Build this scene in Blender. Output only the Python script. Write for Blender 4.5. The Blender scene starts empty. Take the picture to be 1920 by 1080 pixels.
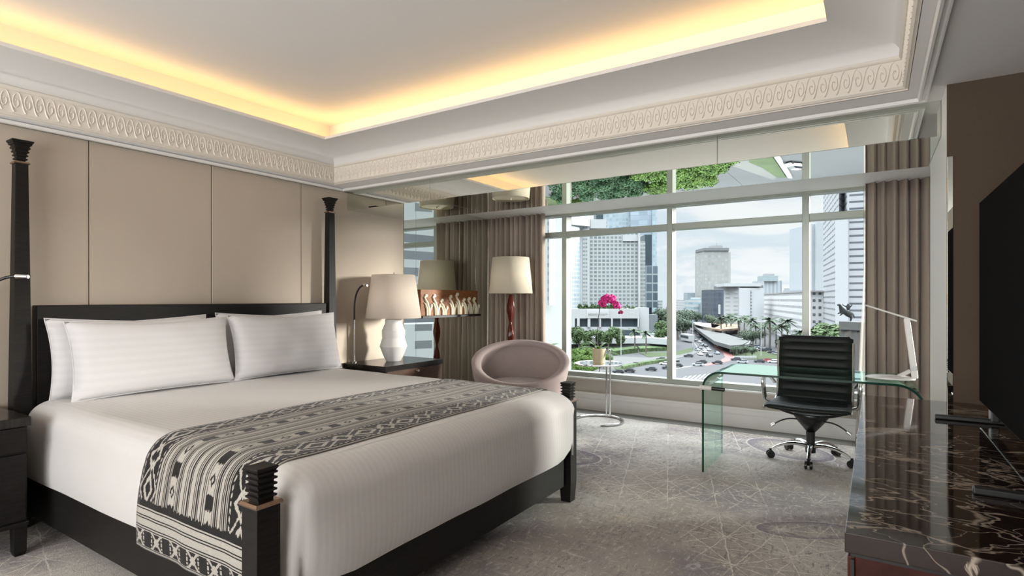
import bpy, bmesh, math, random
from mathutils import Vector, Matrix, noise
random.seed(7)
S = bpy.context.scene
C = S.collection
PI = math.pi
# ------------------------------------------------------------------ camera
FPX, CH, HY = 1049.6, 1.3, 560.0
YAW = math.atan(680 / FPX); SN, CS = math.sin(YAW), math.cos(YAW)
cd = bpy.data.cameras.new('camera'); cam = bpy.data.objects.new('camera', cd); C.objects.link(cam)
cam.location = (0, 0, CH); cam.rotation_euler = (PI / 2, 0, YAW)
cd.sensor_width = 36; cd.lens = FPX / 1920 * 36; cd.shift_y = (HY - 540) / 1920
cd.clip_start = .05; cd.clip_end = 5000
S.camera = cam
S.view_settings.view_transform = 'Standard'; S.view_settings.look = 'None'
S.view_settings.gamma = 1; S.view_settings.use_curve_mapping = False
S.view_settings.exposure = 0.60

def gp(px, py, z):
    """point on the level plane z that this spot of the photograph shows"""
    u = (px - 960) / FPX; w = -(py - HY) / FPX
    t = (z - CH) / w
    return Vector(((u * CS - SN) * t, (u * SN + CS) * t, z))
def dp(px, d, z=0):
    """point at camera depth d below/above photo column px"""
    u = (px - 960) / FPX
    return Vector(((u * CS - SN) * d, (u * SN + CS) * d, z))
def zz(py, d): return CH - (py - HY) * d / FPX

# ------------------------------------------------------------------ node helpers
class V:
    def __init__(s, nt, k): s.nt = nt; s.k = k
    def m(s, op, *a, clamp=False):
        n = s.nt.nodes.new('ShaderNodeMath'); n.operation = op; n.use_clamp = clamp
        for i, x in enumerate((s,) + a):
            if isinstance(x, V): s.nt.links.new(x.k, n.inputs[i])
            else: n.inputs[i].default_value = x
        return V(s.nt, n.outputs[0])
    def __add__(s, o): return s.m('ADD', o)
    __radd__ = __add__
    def __sub__(s, o): return s.m('SUBTRACT', o)
    def __rsub__(s, o): return (s * -1) + o
    def __mul__(s, o): return s.m('MULTIPLY', o)
    __rmul__ = __mul__
    def __truediv__(s, o): return s.m('DIVIDE', o)
    def frac(s): return s.m('FRACT')
    def floor(s): return s.m('FLOOR')
    def abs(s): return s.m('ABSOLUTE')
    def sin(s): return s.m('SINE')
    def lt(s, o): return s.m('LESS_THAN', o)
    def gt(s, o): return s.m('GREATER_THAN', o)
    def mn(s, o): return s.m('MINIMUM', o)
    def mx(s, o): return s.m('MAXIMUM', o)
    def pow(s, o): return s.m('POWER', o)
    def clamp(s): return s.m('ADD', 0.0, clamp=True)
    def tri(s, per):  # 0..1 triangle
        return ((s / per).frac() * 2 - 1).abs()
    def between(s, a, b): return s.gt(a) * s.lt(b)
    def ss(s, a, b):
        n = s.nt.nodes.new('ShaderNodeMapRange'); n.interpolation_type = 'SMOOTHSTEP'
        s.nt.links.new(s.k, n.inputs[0])
        for i, x in ((1, a), (2, b), (3, 0), (4, 1)):
            n.inputs[i].default_value = x
        return V(s.nt, n.outputs[0])
class Mat:
    def __init__(s, name):
        s.m = bpy.data.materials.new(name); s.m.use_nodes = True
        s.nt = s.m.node_tree; s.n = s.nt.nodes; s.b = s.n['Principled BSDF']; s.out = s.n['Material Output']
    def lk(s, a, b): s.nt.links.new(a.k if isinstance(a, V) else a, b)
    def sep(s, sock):
        x = s.n.new('ShaderNodeSeparateXYZ'); s.lk(sock, x.inputs[0]); return [V(s.nt, x.outputs[i]) for i in range(3)]
    def co(s, kind='Object'):
        t = s.n.new('ShaderNodeTexCoord'); return t.outputs[kind]
    def comb(s, x, y, z=0.0):
        c = s.n.new('ShaderNodeCombineXYZ')
        for i, v in enumerate((x, y, z)):
            if isinstance(v, V): s.lk(v, c.inputs[i])
            else: c.inputs[i].default_value = v
        return c.outputs[0]
    def noise(s, vec, scale, det=3, rough=.5, dist=0):
        t = s.n.new('ShaderNodeTexNoise'); t.inputs['Scale'].default_value = scale; t.inputs['Detail'].default_value = det
        t.inputs['Roughness'].default_value = rough; t.inputs['Distortion'].default_value = dist
        if vec is not None: s.lk(vec, t.inputs['Vector'])
        return V(s.nt, t.outputs['Fac'])
    def voro(s, vec, scale, feat='F1'):
        t = s.n.new('ShaderNodeTexVoronoi'); t.feature = feat; t.inputs['Scale'].default_value = scale
        s.lk(vec, t.inputs['Vector']); return V(s.nt, t.outputs['Distance'])
    def mapv(s, vec, scale=(1, 1, 1), rot=(0, 0, 0), loc=(0, 0, 0)):
        t = s.n.new('ShaderNodeMapping'); s.lk(vec, t.inputs['Vector'])
        t.inputs['Scale'].default_value = scale; t.inputs['Rotation'].default_value = rot; t.inputs['Location'].default_value = loc
        return t.outputs[0]
    def mix(s, f, a, b):
        t = s.n.new('ShaderNodeMix'); t.data_type = 'RGBA'
        if isinstance(f, V): s.lk(f, t.inputs[0])
        else: t.inputs[0].default_value = f
        for i, x in ((6, a), (7, b)):
            if isinstance(x, tuple): t.inputs[i].default_value = (*x[:3], 1)
            else: s.lk(x, t.inputs[i])
        return t.outputs[2]
    def bump(s, h, st=.3, dist=.01):
        t = s.n.new('ShaderNodeBump'); t.inputs['Strength'].default_value = st; t.inputs['Distance'].default_value = dist
        s.lk(h, t.inputs['Height']); s.lk(t.outputs[0], s.b.inputs['Normal']); return s
    def set(s, col=None, rough=None, metal=None, spec=None, **k):
        b = s.b
        if col is not None:
            if isinstance(col, tuple): b.inputs['Base Color'].default_value = (*col[:3], 1)
            else: s.lk(col, b.inputs['Base Color'])
        if rough is not None:
            if isinstance(rough, V): s.lk(rough, b.inputs['Roughness'])
            else: b.inputs['Roughness'].default_value = rough
        if metal is not None: b.inputs['Metallic'].default_value = metal
        if spec is not None: b.inputs['Specular IOR Level'].default_value = spec
        for q, v in k.items(): b.inputs[q.replace('_', ' ')].default_value = v
        return s
def simple(name, col, rough=.5, metal=0, var=.06, vs=8, bs=0, bsc=200, spec=None, **k):
    M = Mat(name); o = M.co()
    if var:
        n = M.noise(o, vs, 4)
        c2 = tuple(x * (1 - var) for x in col); c1 = tuple(min(1, x * (1 + var)) for x in col)
        M.set(M.mix(n, c2, c1))
    else: M.set(col)
    M.set(None, rough, metal, spec, **k)
    if bs: M.bump(M.noise(o, bsc, 2), bs, .002)
    return M.m
def emis(name, col, st):
    M = Mat(name); M.set((0, 0, 0), 1); M.b.inputs['Emission Color'].default_value = (*col, 1); M.b.inputs['Emission Strength'].default_value = st
    return M.m

# ------------------------------------------------------------------ world / sun
W = bpy.data.worlds.new('sky'); S.world = W; W.use_nodes = True
nt = W.node_tree; bg = nt.nodes['Background']
class WM(Mat):
    def __init__(s): s.nt = nt; s.n = nt.nodes
w = WM(); g = w.co('Generated'); X_, Y_, Z_ = w.sep(g)
zc = Z_.mx(0.02)
pl = w.comb(X_ / (zc + .25), Y_ / (zc + .25), 0.0)
c1 = w.noise(w.mapv(pl, (1, 1, 1)), 1.6, 7, .62, .6)
cl = c1.ss(.38, .60)
low = Z_.ss(0, .30)
skyc = w.mix(cl, (.66, .76, .85), (.95, .96, .97))
skyc = w.mix(low, w.mix(c1.ss(.42, .56), (.76, .85, .93), (.96, .98, 1.0)), skyc)
nt.links.new(skyc, bg.inputs[0])
up = Z_.ss(.35, .8)                       # a covered sky is brighter overhead
st = (up * 6.8 + .66) * Z_.ss(-.12, 0.0)
st = st.mx(.30)
nt.links.new(st.k, bg.inputs[1])

def light(name, kind, loc, energy, col=(1, 1, 1), **k):
    d = bpy.data.lights.new(name, kind); d.energy = energy; d.color = col
    rot = k.pop('rot', (0, 0, 0))
    for q, v in k.items(): setattr(d, q, v)
    o = bpy.data.objects.new(name, d); C.objects.link(o); o.location = loc; o.rotation_euler = rot
    return o
dirv = Vector((-.79, -.575, -.145))
sun = light('sun', 'SUN', (0, 0, 30), 6.5, (1, .94, .87), angle=math.radians(11), rot=dirv.to_track_quat('-Z', 'Y').to_euler())

# added fill lamp at the unseen back wall, brightens the whole room
light('back_window_daylight', 'AREA', (-1.7, -2.55, 1.3), 112, (1, .99, .97), shape='RECTANGLE', size=3.8, size_y=1.8, rot=(math.radians(110), 0, 0))

# ------------------------------------------------------------------ mesh helpers
def nb(): return bmesh.new()
def box(bm, x0, x1, y0, y1, z0, z1, mi=0, M=None):
    vs = [bm.verts.new((x, y, z)) for x in (x0, x1) for y in (y0, y1) for z in (z0, z1)]
    if M is not None:
        for v in vs: v.co = M @ v.co
    fs = []
    for f in ((0, 1, 3, 2), (4, 6, 7, 5), (0, 4, 5, 1), (2, 3, 7, 6), (0, 2, 6, 4), (1, 5, 7, 3)):
        q = bm.faces.new([vs[i] for i in f]); q.material_index = mi; fs.append(q)
    return vs
def ring(bm, pts): return [bm.verts.new(p) for p in pts]
def bridge(bm, a, b, mi=0, closed=True):
    n = len(a)
    for i in range(n if closed else n - 1):
        j = (i + 1) % n
        f = bm.faces.new((a[i], a[j], b[j], b[i])); f.material_index = mi
def cap(bm, r, mi=0):
    f = bm.faces.new(r); f.material_index = mi; return f
def loft(bm, loops, caps=True, mi=0):
    rs = [ring(bm, l) for l in loops]
    for a, b in zip(rs, rs[1:]): bridge(bm, a, b, mi)
    if caps: cap(bm, rs[0][::-1], mi); cap(bm, rs[-1], mi)
    return rs
def circ(c, r, n, z, rx=None, ph=0):
    return [(c[0] + r * math.cos(2 * PI * i / n + ph), c[1] + (rx or r) * math.sin(2 * PI * i / n + ph), z) for i in range(n)]
def lathe(bm, prof, c=(0, 0), n=32, caps=True, mi=0):
    return loft(bm, [circ(c, max(r, .0004), n, z) for r, z in prof], caps, mi)
def tube(bm, pts, r, n=8, caps=True, mi=0, flat=None):
    pts = [Vector(p) for p in pts]; rr = r if isinstance(r, (list, tuple)) else [r] * len(pts)
    up = None; loops = []
    for i, p in enumerate(pts):
        t = (pts[min(i + 1, len(pts) - 1)] - pts[max(i - 1, 0)]).normalized()
        if up is None:
            up = Vector((0, 0, 1)) if abs(t.z) < .9 else Vector((1, 0, 0))
        a = t.cross(up).normalized(); b = a.cross(t).normalized(); up = b
        fx, fy = flat or (1, 1)
        loops.append([p + (a * math.cos(2 * PI * k / n) * fx + b * math.sin(2 * PI * k / n) * fy) * rr[i] for k in range(n)])
    return loft(bm, loops, caps, mi)
def bez(p0, p1, p2, p3, n=10):
    o = []
    for i in range(n + 1):
        t = i / n; a = (1 - t) ** 3; b = 3 * t * (1 - t) ** 2; c = 3 * t * t * (1 - t); d = t ** 3
        o.append(tuple(a * x + b * y + c * z_ + d * q for x, y, z_, q in zip(p0, p1, p2, p3)))
    return o
def prism(bm, poly, z0, z1, mi=0):
    return loft(bm, [[(p[0], p[1], z0) for p in poly], [(p[0], p[1], z1) for p in poly]], True, mi)
def grid(bm, fn, nu, nv, mi=0, uv=None):
    L = bm.loops.layers.uv.verify() if uv else None
    vs = [[bm.verts.new(fn(i / nu, j / nv)) for j in range(nv + 1)] for i in range(nu + 1)]
    for i in range(nu):
        for j in range(nv):
            f = bm.faces.new((vs[i][j], vs[i + 1][j], vs[i + 1][j + 1], vs[i][j + 1])); f.material_index = mi
            if L:
                for l, (a, b) in zip(f.loops, ((i, j), (i + 1, j), (i + 1, j + 1), (i, j + 1))): l[L].uv = uv(a / nu, b / nv)
    return vs
WORLD_KIDS = {}
def obj(name, bm, m, parent=None, smooth=False, bevel=0, subsurf=0, solid=0, local=False, fix=True):
    if fix: bmesh.ops.recalc_face_normals(bm, faces=bm.faces[:])
    me = bpy.data.meshes.new(name); bm.to_mesh(me); bm.free()
    for x in (m if isinstance(m, (list, tuple)) else [m]): me.materials.append(x)
    o = bpy.data.objects.new(name, me); C.objects.link(o)
    if smooth:
        me.polygons.foreach_set('use_smooth', [True] * len(me.polygons))
        try: me.set_sharp_from_angle(angle=math.radians(40 if smooth is True else smooth))
        except Exception: pass
    if parent:
        o.parent = parent
        if not local:
            p = parent; T = Matrix.Identity(4)
            while p: T = Matrix.Translation(p.location) @ p.rotation_euler.to_matrix().to_4x4() @ T if p.type == 'EMPTY' else T; p = p.parent
            o.matrix_parent_inverse = T.inverted()
            if parent.type != 'EMPTY': o.matrix_parent_inverse = Matrix.Identity(4)
    if solid:
        d = o.modifiers.new('solid', 'SOLIDIFY'); d.thickness = solid; d.offset = 0
    if bevel:
        d = o.modifiers.new('bevel', 'BEVEL'); d.width = bevel; d.segments = 2; d.limit_method = 'ANGLE'; d.angle_limit = math.radians(40)
    if subsurf:
        d = o.modifiers.new('sub', 'SUBSURF'); d.levels = subsurf; d.render_levels = subsurf
    return o
def tag(o, label, cat, group=None, kind=None):
    o['label'] = label; o['category'] = cat
    if group: o['group'] = group
    if kind: o['kind'] = kind
    return o
def thing(name, label, cat, loc=(0, 0, 0), rz=0, group=None):
    o = bpy.data.objects.new(name, None); o.empty_display_size = .1; C.objects.link(o)
    o.location = loc; o.rotation_euler = (0, 0, rz)
    return tag(o, label, cat, group)
def struct(name, bm, m, label=None, **k):
    o = obj(name, bm, m, **k)
    if not k.get('parent'):
        o['kind'] = 'structure'; tag(o, label or name.replace('_', ' '), 'room')
    return o
def dup(root, loc, rz=0, label=None, group=None, scale=None, mats=None):
    def cp(o, par):
        c = o.copy(); C.objects.link(c); c.parent = par
        for ch in kids.get(o, []): cp(ch, c)
        return c
    kids = {}
    for o in root.children_recursive: kids.setdefault(o.parent, []).append(o)
    r = cp(root, None); r.location = loc; r.rotation_euler = (0, 0, rz)
    if scale: r.scale = (scale,) * 3 if not isinstance(scale, tuple) else scale
    if label: r['label'] = label
    if group: r['group'] = group
    return r
# ------------------------------------------------------------------ materials
def m_plaster(name, col):
    M = Mat(name); M.set(col, .85, spec=.2); M.bump(M.noise(M.co(), 120, 2), .05, .002); return M.m
WHITE = m_plaster('white_plaster', (.80, .79, .78))
CREAM = m_plaster('cream_moulding', (.80, .745, .68))
WPAINT = simple('white_paint', (.84, .83, .81), .45, var=.02)
BEIGE = simple('beige_sill_paint', (.50, .46, .41), .5, var=.03)
def m_weave(name, col, sc=900, amt=.16, rough=.9, st=.25, anis=(1, 1, 1)):
    M = Mat(name); o = M.co(); n = M.noise(M.mapv(o, anis), sc, 2, .6); n2 = M.noise(o, 3, 3)
    f = (n * .75 + n2 * .25).ss(.3, .7)
    M.set(M.mix(f, tuple(x * (1 - amt) for x in col), tuple(min(1, x * (1 + amt)) for x in col)), rough, spec=.15)
    M.b.inputs['Sheen Weight'].default_value = .15
    M.bump(n, st, .001); return M.m
PANELF = m_weave('taupe_wall_fabric', (.52, .45, .375), 700, .05, st=.12, anis=(1, .25, 2))
BROWNF = m_weave('brown_wall_fabric', (.095, .070, .050), 500, .12)
CURT = m_weave('taupe_curtain_fabric', (.40, .33, .28), 600, .08, .85)
CHAIRF = m_weave('mauve_grey_upholstery', (.37, .30, .29), 260, .13)
DARKW = None
def m_wood(name, c1, c2, rough=.35, sc=(1, 1, 12), coat=0):
    M = Mat(name); o = M.co(); n = M.noise(M.mapv(o, sc), 14, 5, .6, .3)
    M.set(M.mix(n.ss(.3, .7), c1, c2), rough, spec=.25); M.bump(n, .08, .002)
    if coat: M.b.inputs['Coat Weight'].default_value = coat; M.b.inputs['Coat Roughness'].default_value = .08
    return M.m
ESP = m_wood('espresso_wood', (.006, .0055, .0055), (.014, .012, .0115), .5, (1, 1.0, 14))
ESPT = m_wood('espresso_wood_top', (.012, .011, .010), (.026, .022, .02), .16, (1, 10, 1))
WALN = m_wood('walnut_drawer', (.045, .020, .012), (.10, .05, .03), .3, (1, 1.5, 16))
ARTW = m_wood('amber_art_wood', (.16, .055, .02), (.36, .15, .06), .3, (1, 1.2, 10))
REDW = m_wood('carved_red_wood', (.05, .008, .006), (.11, .02, .014), .15, (8, 8, 1))
CONW = m_wood('mahogany_console', (.03, .008, .006), (.06, .016, .012), .25, (1, 8, 1))
CHROME = simple('polished_chrome', (.80, .81, .82), .06, 1, var=0)
STEEL = simple('brushed_steel', (.55, .55, .55), .25, 1, var=.05)
BRONZE = simple('bronze_rim', (.36, .25, .19), .3, 1, var=.05)
BLKM = simple('black_metal', (.012, .012, .013), .35, 0, var=.1)
BLKP = simple('black_plastic', (.010, .010, .011), .3, 0, var=.1)
LEATH = simple('black_leather', (.009, .012, .0115), .45, var=.15, bs=.15, bsc=350, spec=.25)
CERAM = simple('white_ceramic', (.70, .69, .68), .55, var=.04, bs=.15, bsc=90)
LAMPW = simple('white_lamp_plastic', (.80, .78, .76), .3, var=.02)
POTM = simple('cream_pot_glaze', (.62, .53, .36), .45, var=.04)
IVORY = simple('ivory_carving', (.80, .74, .58), .5, var=.04)
STONE = simple('grey_stone_border', (.16, .155, .145), .5, var=.15, vs=30)
FRAMEM = simple('green_grey_window_metal', (.40, .43, .385), .35, .25, var=.03)
def m_shade(name, col, e=0):
    M = Mat(name); M.set(col, .8, spec=.2)
    M.b.inputs['Transmission Weight'].default_value = 0
    n = M.noise(M.mapv(M.co(), (1, 1, 3)), 500, 2); M.bump(n, .1, .001)
    tr = M.n.new('ShaderNodeBsdfTranslucent'); tr.inputs[0].default_value = (*col, 1)
    mx = M.n.new('ShaderNodeMixShader'); mx.inputs[0].default_value = .35
    M.nt.links.new(M.b.outputs[0], mx.inputs[1]); M.nt.links.new(tr.outputs[0], mx.inputs[2]); M.nt.links.new(mx.outputs[0], M.out.inputs[0])
    return M.m
SHADE1 = m_shade('table_lamp_linen', (.87, .78, .69))
SHADE2 = m_shade('floor_lamp_linen', (.84, .77, .64))
def m_mirror(name, col):
    M = Mat(name); M.set(col, .004, 1); return M.m
MIRR = m_mirror('silvered_mirror', (.76, .79, .74))
def m_glass(name, tint, refl=1.0, base=.0, gcol=(1, 1, 1)):
    """thin clear pane: lets light straight through, reflects by fresnel"""
    M = Mat(name); M.n.remove(M.b)
    t = M.n.new('ShaderNodeBsdfTransparent'); t.inputs[0].default_value = (*tint, 1)
    g = M.n.new('ShaderNodeBsdfGlossy'); g.inputs['Roughness'].default_value = .003; g.inputs[0].default_value = (*gcol, 1)
    f = M.n.new('ShaderNodeFresnel'); f.inputs[0].default_value = 1.5
    ge = M.n.new('ShaderNodeNewGeometry')
    fr = (V(M.nt, f.outputs[0]) * refl + base) * (1 - V(M.nt, ge.outputs['Backfacing']))
    mx = M.n.new('ShaderNodeMixShader'); M.nt.links.new(fr.k, mx.inputs[0])
    M.nt.links.new(t.outputs[0], mx.inputs[1]); M.nt.links.new(g.outputs[0], mx.inputs[2]); M.nt.links.new(mx.outputs[0], M.out.inputs[0])
    return M.m
PANE = m_glass('window_glass', (.97, .985, .98), .05)
DGLASS = m_glass('green_desk_glass', (.93, .975, .955), 2.2, 0, (.70, .95, .84))
def m_gedge():
    M = Mat('glass_cut_edge'); M.set((.012, .05, .035), .08, spec=.6); return M.m
GEDGE = m_gedge()
# bed linen: woven satin stripes along local X, or along a given axis
def m_linen(name, axis, per, col=(.66, .65, .665)):
    M = Mat(name); o = M.co(); s = M.sep(o)[axis]
    f = s.tri(per).ss(.42, .58)
    n = M.noise(o, 5, 3)
    M.set(M.mix(f, tuple(x * .972 for x in col), col), f * -.25 + .75, spec=.25)
    M.b.inputs['Sheen Weight'].default_value = .2
    M.bump(f * .3 + M.noise(o, 900, 2) * .25 + M.noise(o, 7, 3, .6) * 6, .18, .002)
    return M.m
DUVM = m_linen('duvet_sateen', 1, .028, (.62, .605, .60))
PILM = m_linen('pillow_sateen', 2, .045)
# marble
def m_marble():
    M = Mat('brown_veined_marble'); o = M.co()
    d = M.mapv(o, (1.0, 1.9, 1))
    wv = M.noise(d, 2.2, 4, .6); s = M.sep(d)
    wx = s[0] + (wv - .5) * .5; wy = s[1] + (M.noise(M.mapv(d, loc=(5, 3, 1)), 2.6, 4, .6) - .5) * .5
    p = M.comb(wx, wy, s[2])
    e1 = M.voro(p, 3.4, 'DISTANCE_TO_EDGE'); e2 = M.voro(M.mapv(p, (1, .45, 1), (0, 0, .5)), 8, 'DISTANCE_TO_EDGE')
    msk = M.noise(M.mapv(o, loc=(2.2, 1, 0)), 3.1, 3, .5)
    big = M.noise(M.mapv(p, (1.3, 1, 1)), 5.5, 6, .68, .8)
    v1 = (1 - e1.ss(.0, .024)) * msk.ss(.30, .48)
    v2 = (1 - e2.ss(.0, .022)) * msk.ss(.33, .52) * .75
    v3 = big.ss(.56, .60) * msk.ss(.45, .55)
    base = M.mix(M.noise(p, 4, 5, .7), (.006, .004, .0035), (.026, .013, .010))
    vein = M.mix(M.noise(o, 30, 3), (.20, .155, .12), (.42, .36, .30))
    M.set(M.mix(v1.mx(v2).mx(v3).clamp(), base, vein), .06, spec=.6)
    M.b.inputs['Coat Weight'].default_value = .15; M.b.inputs['Coat Roughness'].default_value = .02
    return M.m
MARB = m_marble()
# carpet
def m_carpet():
    M = Mat('patterned_carpet'); o = M.co(); sx, sy, sz = M.sep(o)
    n1 = M.noise(o, .55, 4, .55); n2 = M.noise(M.mapv(o, loc=(7, 2, 0)), 1.1, 4, .6); fine = M.noise(o, 150, 2, .7)
    fib = M.noise(M.mapv(o, (1, 1, 1)), 42, 3, .75)
    base = M.mix(n1.ss(.38, .62), (.34, .29, .25), (.62, .58, .53))
    base = M.mix(n2.ss(.48, .64) * .75, base, (.22, .185, .21))
    base = M.mix(n2.ss(.38, .26) * .6, base, (.56, .45, .34))
    scr = M.noise(M.mapv(o, (1.2, .35, 1), (0, 0, .5)), 34, 5, .8, .4)
    scr2 = M.noise(M.mapv(o, (.35, 1.2, 1), (0, 0, .2)), 30, 5, .8, .4)
    base = M.mix((scr.ss(.54, .62).mx(scr2.ss(.56, .64))) * M.noise(M.mapv(o, loc=(2, 9, 0)), 1.6, 3).ss(.35, .6) * .75, base, (.13, .11, .12))
    base = M.mix((scr.ss(.44, .36).mx(scr2.ss(.43, .35))) * .6, base, (.80, .76, .71))
    # star lattice of thin pale lines
    dz = M.noise(o, 9, 3) * .03
    def line(a, per, w):
        c_, s_ = math.cos(a), math.sin(a)
        t = (sx * c_ + sy * s_ + dz) / per
        return (t.frac() - .5).abs().gt(.5 - w)
    P = .30
    lat = line(.3, P, .012)
    for k in range(1, 3): lat = lat.mx(line(.3 + k * PI / 3, P, .012))
    lat2 = line(.3 + PI / 6, P * 1.732 / 3 * 1.0, .016)
    for k in range(1, 3): lat2 = lat2.mx(line(.3 + PI / 6 + k * PI / 3, P * 1.732 / 3, .016))
    mA = M.noise(M.mapv(o, loc=(1.3, 4.1, 0)), .8, 2).ss(.47, .56)
    mB = M.noise(M.mapv(o, loc=(4.3, 1.1, 0)), .8, 2).ss(.46, .56)
    brk = fib.ss(.36, .5)
    base = M.mix(lat.mx(lat2) * mA * brk * .85, base, (.84, .78, .70))
    base = M.mix(lat * mB * (1 - mA) * fib.ss(.4, .6) * .6, base, (.13, .11, .14))
    # contour swirls
    sw = M.noise(M.mapv(o, (1, 1.3, 1), loc=(9, 3, 0)), 1.2, 2, .45, .8)
    ctr = ((sw * 15).frac() - .5).abs()
    mS = M.noise(M.mapv(o, loc=(3.3, 8.6, 0)), .9, 2).ss(.56, .62)
    base = M.mix((1 - ctr.ss(.02, .07)) * mS * brk * .8, base, (.86, .82, .78))
    base = M.mix(((sw * 15).floor() / 3).frac().lt(.3) * mS * .5 * fib.ss(.3, .6), base, (.20, .17, .22))
    # big dark oval with pale rim, as woven beside the bed end
    def oval(cx, cy, rx, ry, rot, th=.10):
        c_, s_ = math.cos(rot), math.sin(rot)
        dx = sx - cx + (n2 - .5) * .12; dy = sy - cy + (n1 - .5) * .12
        a = (dx * c_ + dy * s_) / rx; b = (dy * c_ - dx * s_) / ry
        return (a * a + b * b).pow(.5)
    for (cx, cy, rx, ry, rot) in ((-2.22, 4.10, .40, .26, .2), (-.30, 3.55, .30, .12, .5), (-.62, 5.35, .26, .40, .9), (-.22, 2.75, .18, .10, .3)):
        r = oval(cx, cy, rx, ry, rot)
        base = M.mix(r.ss(.5, .97) * r.lt(.98) * fib.ss(.25, .55) * .85, base, (.15, .12, .17))
        base = M.mix(r.between(.98, 1.02) * brk * .7, base, (.80, .76, .73))
    flk = fib.ss(.60, .66) * M.noise(o, 2, 2).ss(.35, .6)
    base = M.mix(flk * .6, base, (.10, .085, .10))
    base = M.mix(M.noise(M.mapv(o, loc=(3, 3, 0)), 60, 3, .8).ss(.60, .68) * .5, base, (.80, .76, .71))
    base = M.mix(fine.ss(.35, .65) * .35, base, (.22, .20, .19))
    M.set(base, .95, spec=.1); M.b.inputs['Sheen Weight'].default_value = .2
    M.bump(fine + fib * .6, .5, .006); return M.m
CARPET = m_carpet()
# ikat runner (uv: u across 0..1, v metres along)
def m_ikat():
    M = Mat('black_cream_ikat'); uv = M.co('UV'); u, v, _ = M.sep(uv)
    jag = M.noise(M.mapv(uv, (60, 9, 1)), 1, 2, .6) - .5
    j2 = M.noise(M.mapv(uv, (170, 14, 1)), 1, 1) - .5
    ve = v + jag * .035 + j2 * .02
    cream = M.mix(M.noise(M.mapv(uv, (40, 300, 1)), 1, 2), (.30, .28, .25), (.50, .475, .43)); black = (.008, .008, .009)
    # body stripes
    def near(c, w): return (u - c).abs().lt(w)
    st = near(.19, .004)
    for c_, w_ in ((.205, .004), (.235, .003), (.247, .003), (.262, .006), (.275, .003), (.36, .003), (.372, .005), (.386, .003), (.42, .003), (.434, .003),
                   (.455, .006), (.468, .003), (.505, .003), (.518, .003), (.535, .006), (.548, .003), (.575, .003), (.588, .003), (.68, .003), (.693, .006), (.708, .003), (.733, .003), (.744, .003), (.758, .005), (.772, .003)):
        st = st.mx(near(c_, w_))
    # ikat beads in two narrow bands
    def bead(c, hw, ph):
        t = ((ve + ph) / .17).frac(); a = (u - c).abs() / hw
        dia = ((t - .5).abs() * 2 + a * .8)
        solid = t.lt(.34) * a.lt(1.0)
        d2 = ((t - .66).abs() * 5 + a).between(.35, .75) * a.lt(1)
        return solid.mx(d2) .mx(a.between(.93, 1.08))
    st = st.mx(bead(.315, .030, 0)).mx(bead(.635, .030, .08))
    # borders
    def border(c, hw, ph):
        a = (u - c).abs() / hw; t = ((ve + ph) / .26).frac()
        zig = (((t * 2 - 1).abs() - a * .95).abs()).lt(.13)
        hook = ((((t * 2 + .5).frac() * 2 - 1).abs() * .75 + a * .5 - .45).abs()).between(.0, .10)
        hook2 = (((t * 4).frac() * 2 - 1).abs() * .6 + (a - .55).abs()).lt(.28)
        body = 1 - (zig.mx(hook) .mx(hook2 * .9))
        cre = ((t * 2 - 1).abs() * 1.0 + a * .75).between(.28, .46).mx(((t * 2 - 1).abs() - a * .9 - .18).abs().lt(.06)).mx((((t + .5).frac() * 2 - 1).abs() + a).between(.30, .52))
        cre = cre.mx((a - .82).abs().lt(.05) * ((t * 9).frac().lt(.6)))
        return (1 - cre) * a.lt(1.0), a.lt(1.0)
    b1, i1 = border(.085, .085, 0); b2, i2 = border(.885, .105, .07)
    st = (st * (1 - i1) * (1 - i2)).mx(b1 * i1).mx(b2 * i2)
    st = st * (1 - u.gt(.992))
    # end panel near the hem: v from hem
    e = v
    endm = e.lt(.19)
    j3 = (M.noise(M.mapv(uv, (26, 20, 1)), 1, 2) - .5) * .01
    ee = e + (u * 6.28 * 6).sin() * .0
    es = ee.between(.0, .004).mx(ee.between(.010, .014)).mx(ee.between(.088, .093)).mx(ee.between(.099, .104)).mx(ee.between(.133, .138)).mx(ee.between(.144, .149)).mx(ee.between(.172, .177)).mx(ee.between(.183, .19))
    mt = ((u * 6.2 + j3 * 8 + .25).frac() - .5).abs(); my = ((e - .05) / .036).abs()
    mot = (mt * 3.2 + my * .9).between(.22, .50).mx((mt * 4 - my).abs().lt(.22) * my.lt(.95)).mx((mt - .27).abs().lt(.035) * ((my * 2.6).frac().lt(.6)))
    band = e.between(.016, .084) * (1 - mot * mt.lt(.36))
    es = es.mx(band)
    fr = e.between(.19, .235 ) * (e - .19 + jag * .05).lt(.022) * 1.0
    allm = st * (1 - endm) + es * endm
    allm = allm.mx(fr)
    M.set(M.mix(allm.clamp(), cream, black), .9, spec=.1); M.b.inputs['Sheen Weight'].default_value = .2
    M.bump(M.noise(M.mapv(uv, (300, 900, 1)), 1, 1), .3, .001)
    return M.m
IKAT = m_ikat()

# ------------------------------------------------------------------ room shell
WX, WY, ZC = -4.17, 6.013, 2.31        # headboard wall, window wall, ceiling border
RX = .72; BY = -2.6; FX = .284; FY = 3.58; SZ = 2.13; SY = 4.37
bm = nb(); box(bm, WX - .1, 3.0, BY - .1, 5.775, -.12, 0); struct('floor', bm, CARPET, 'patterned greige carpet floor of the bedroom')
bm = nb(); box(bm, WX - .1, 3.0, 5.775, WY + .12, -.12, 0.002); o = struct('trim_1', bm, STONE, 'dark grey stone strip between the carpet and the window wall')
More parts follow.
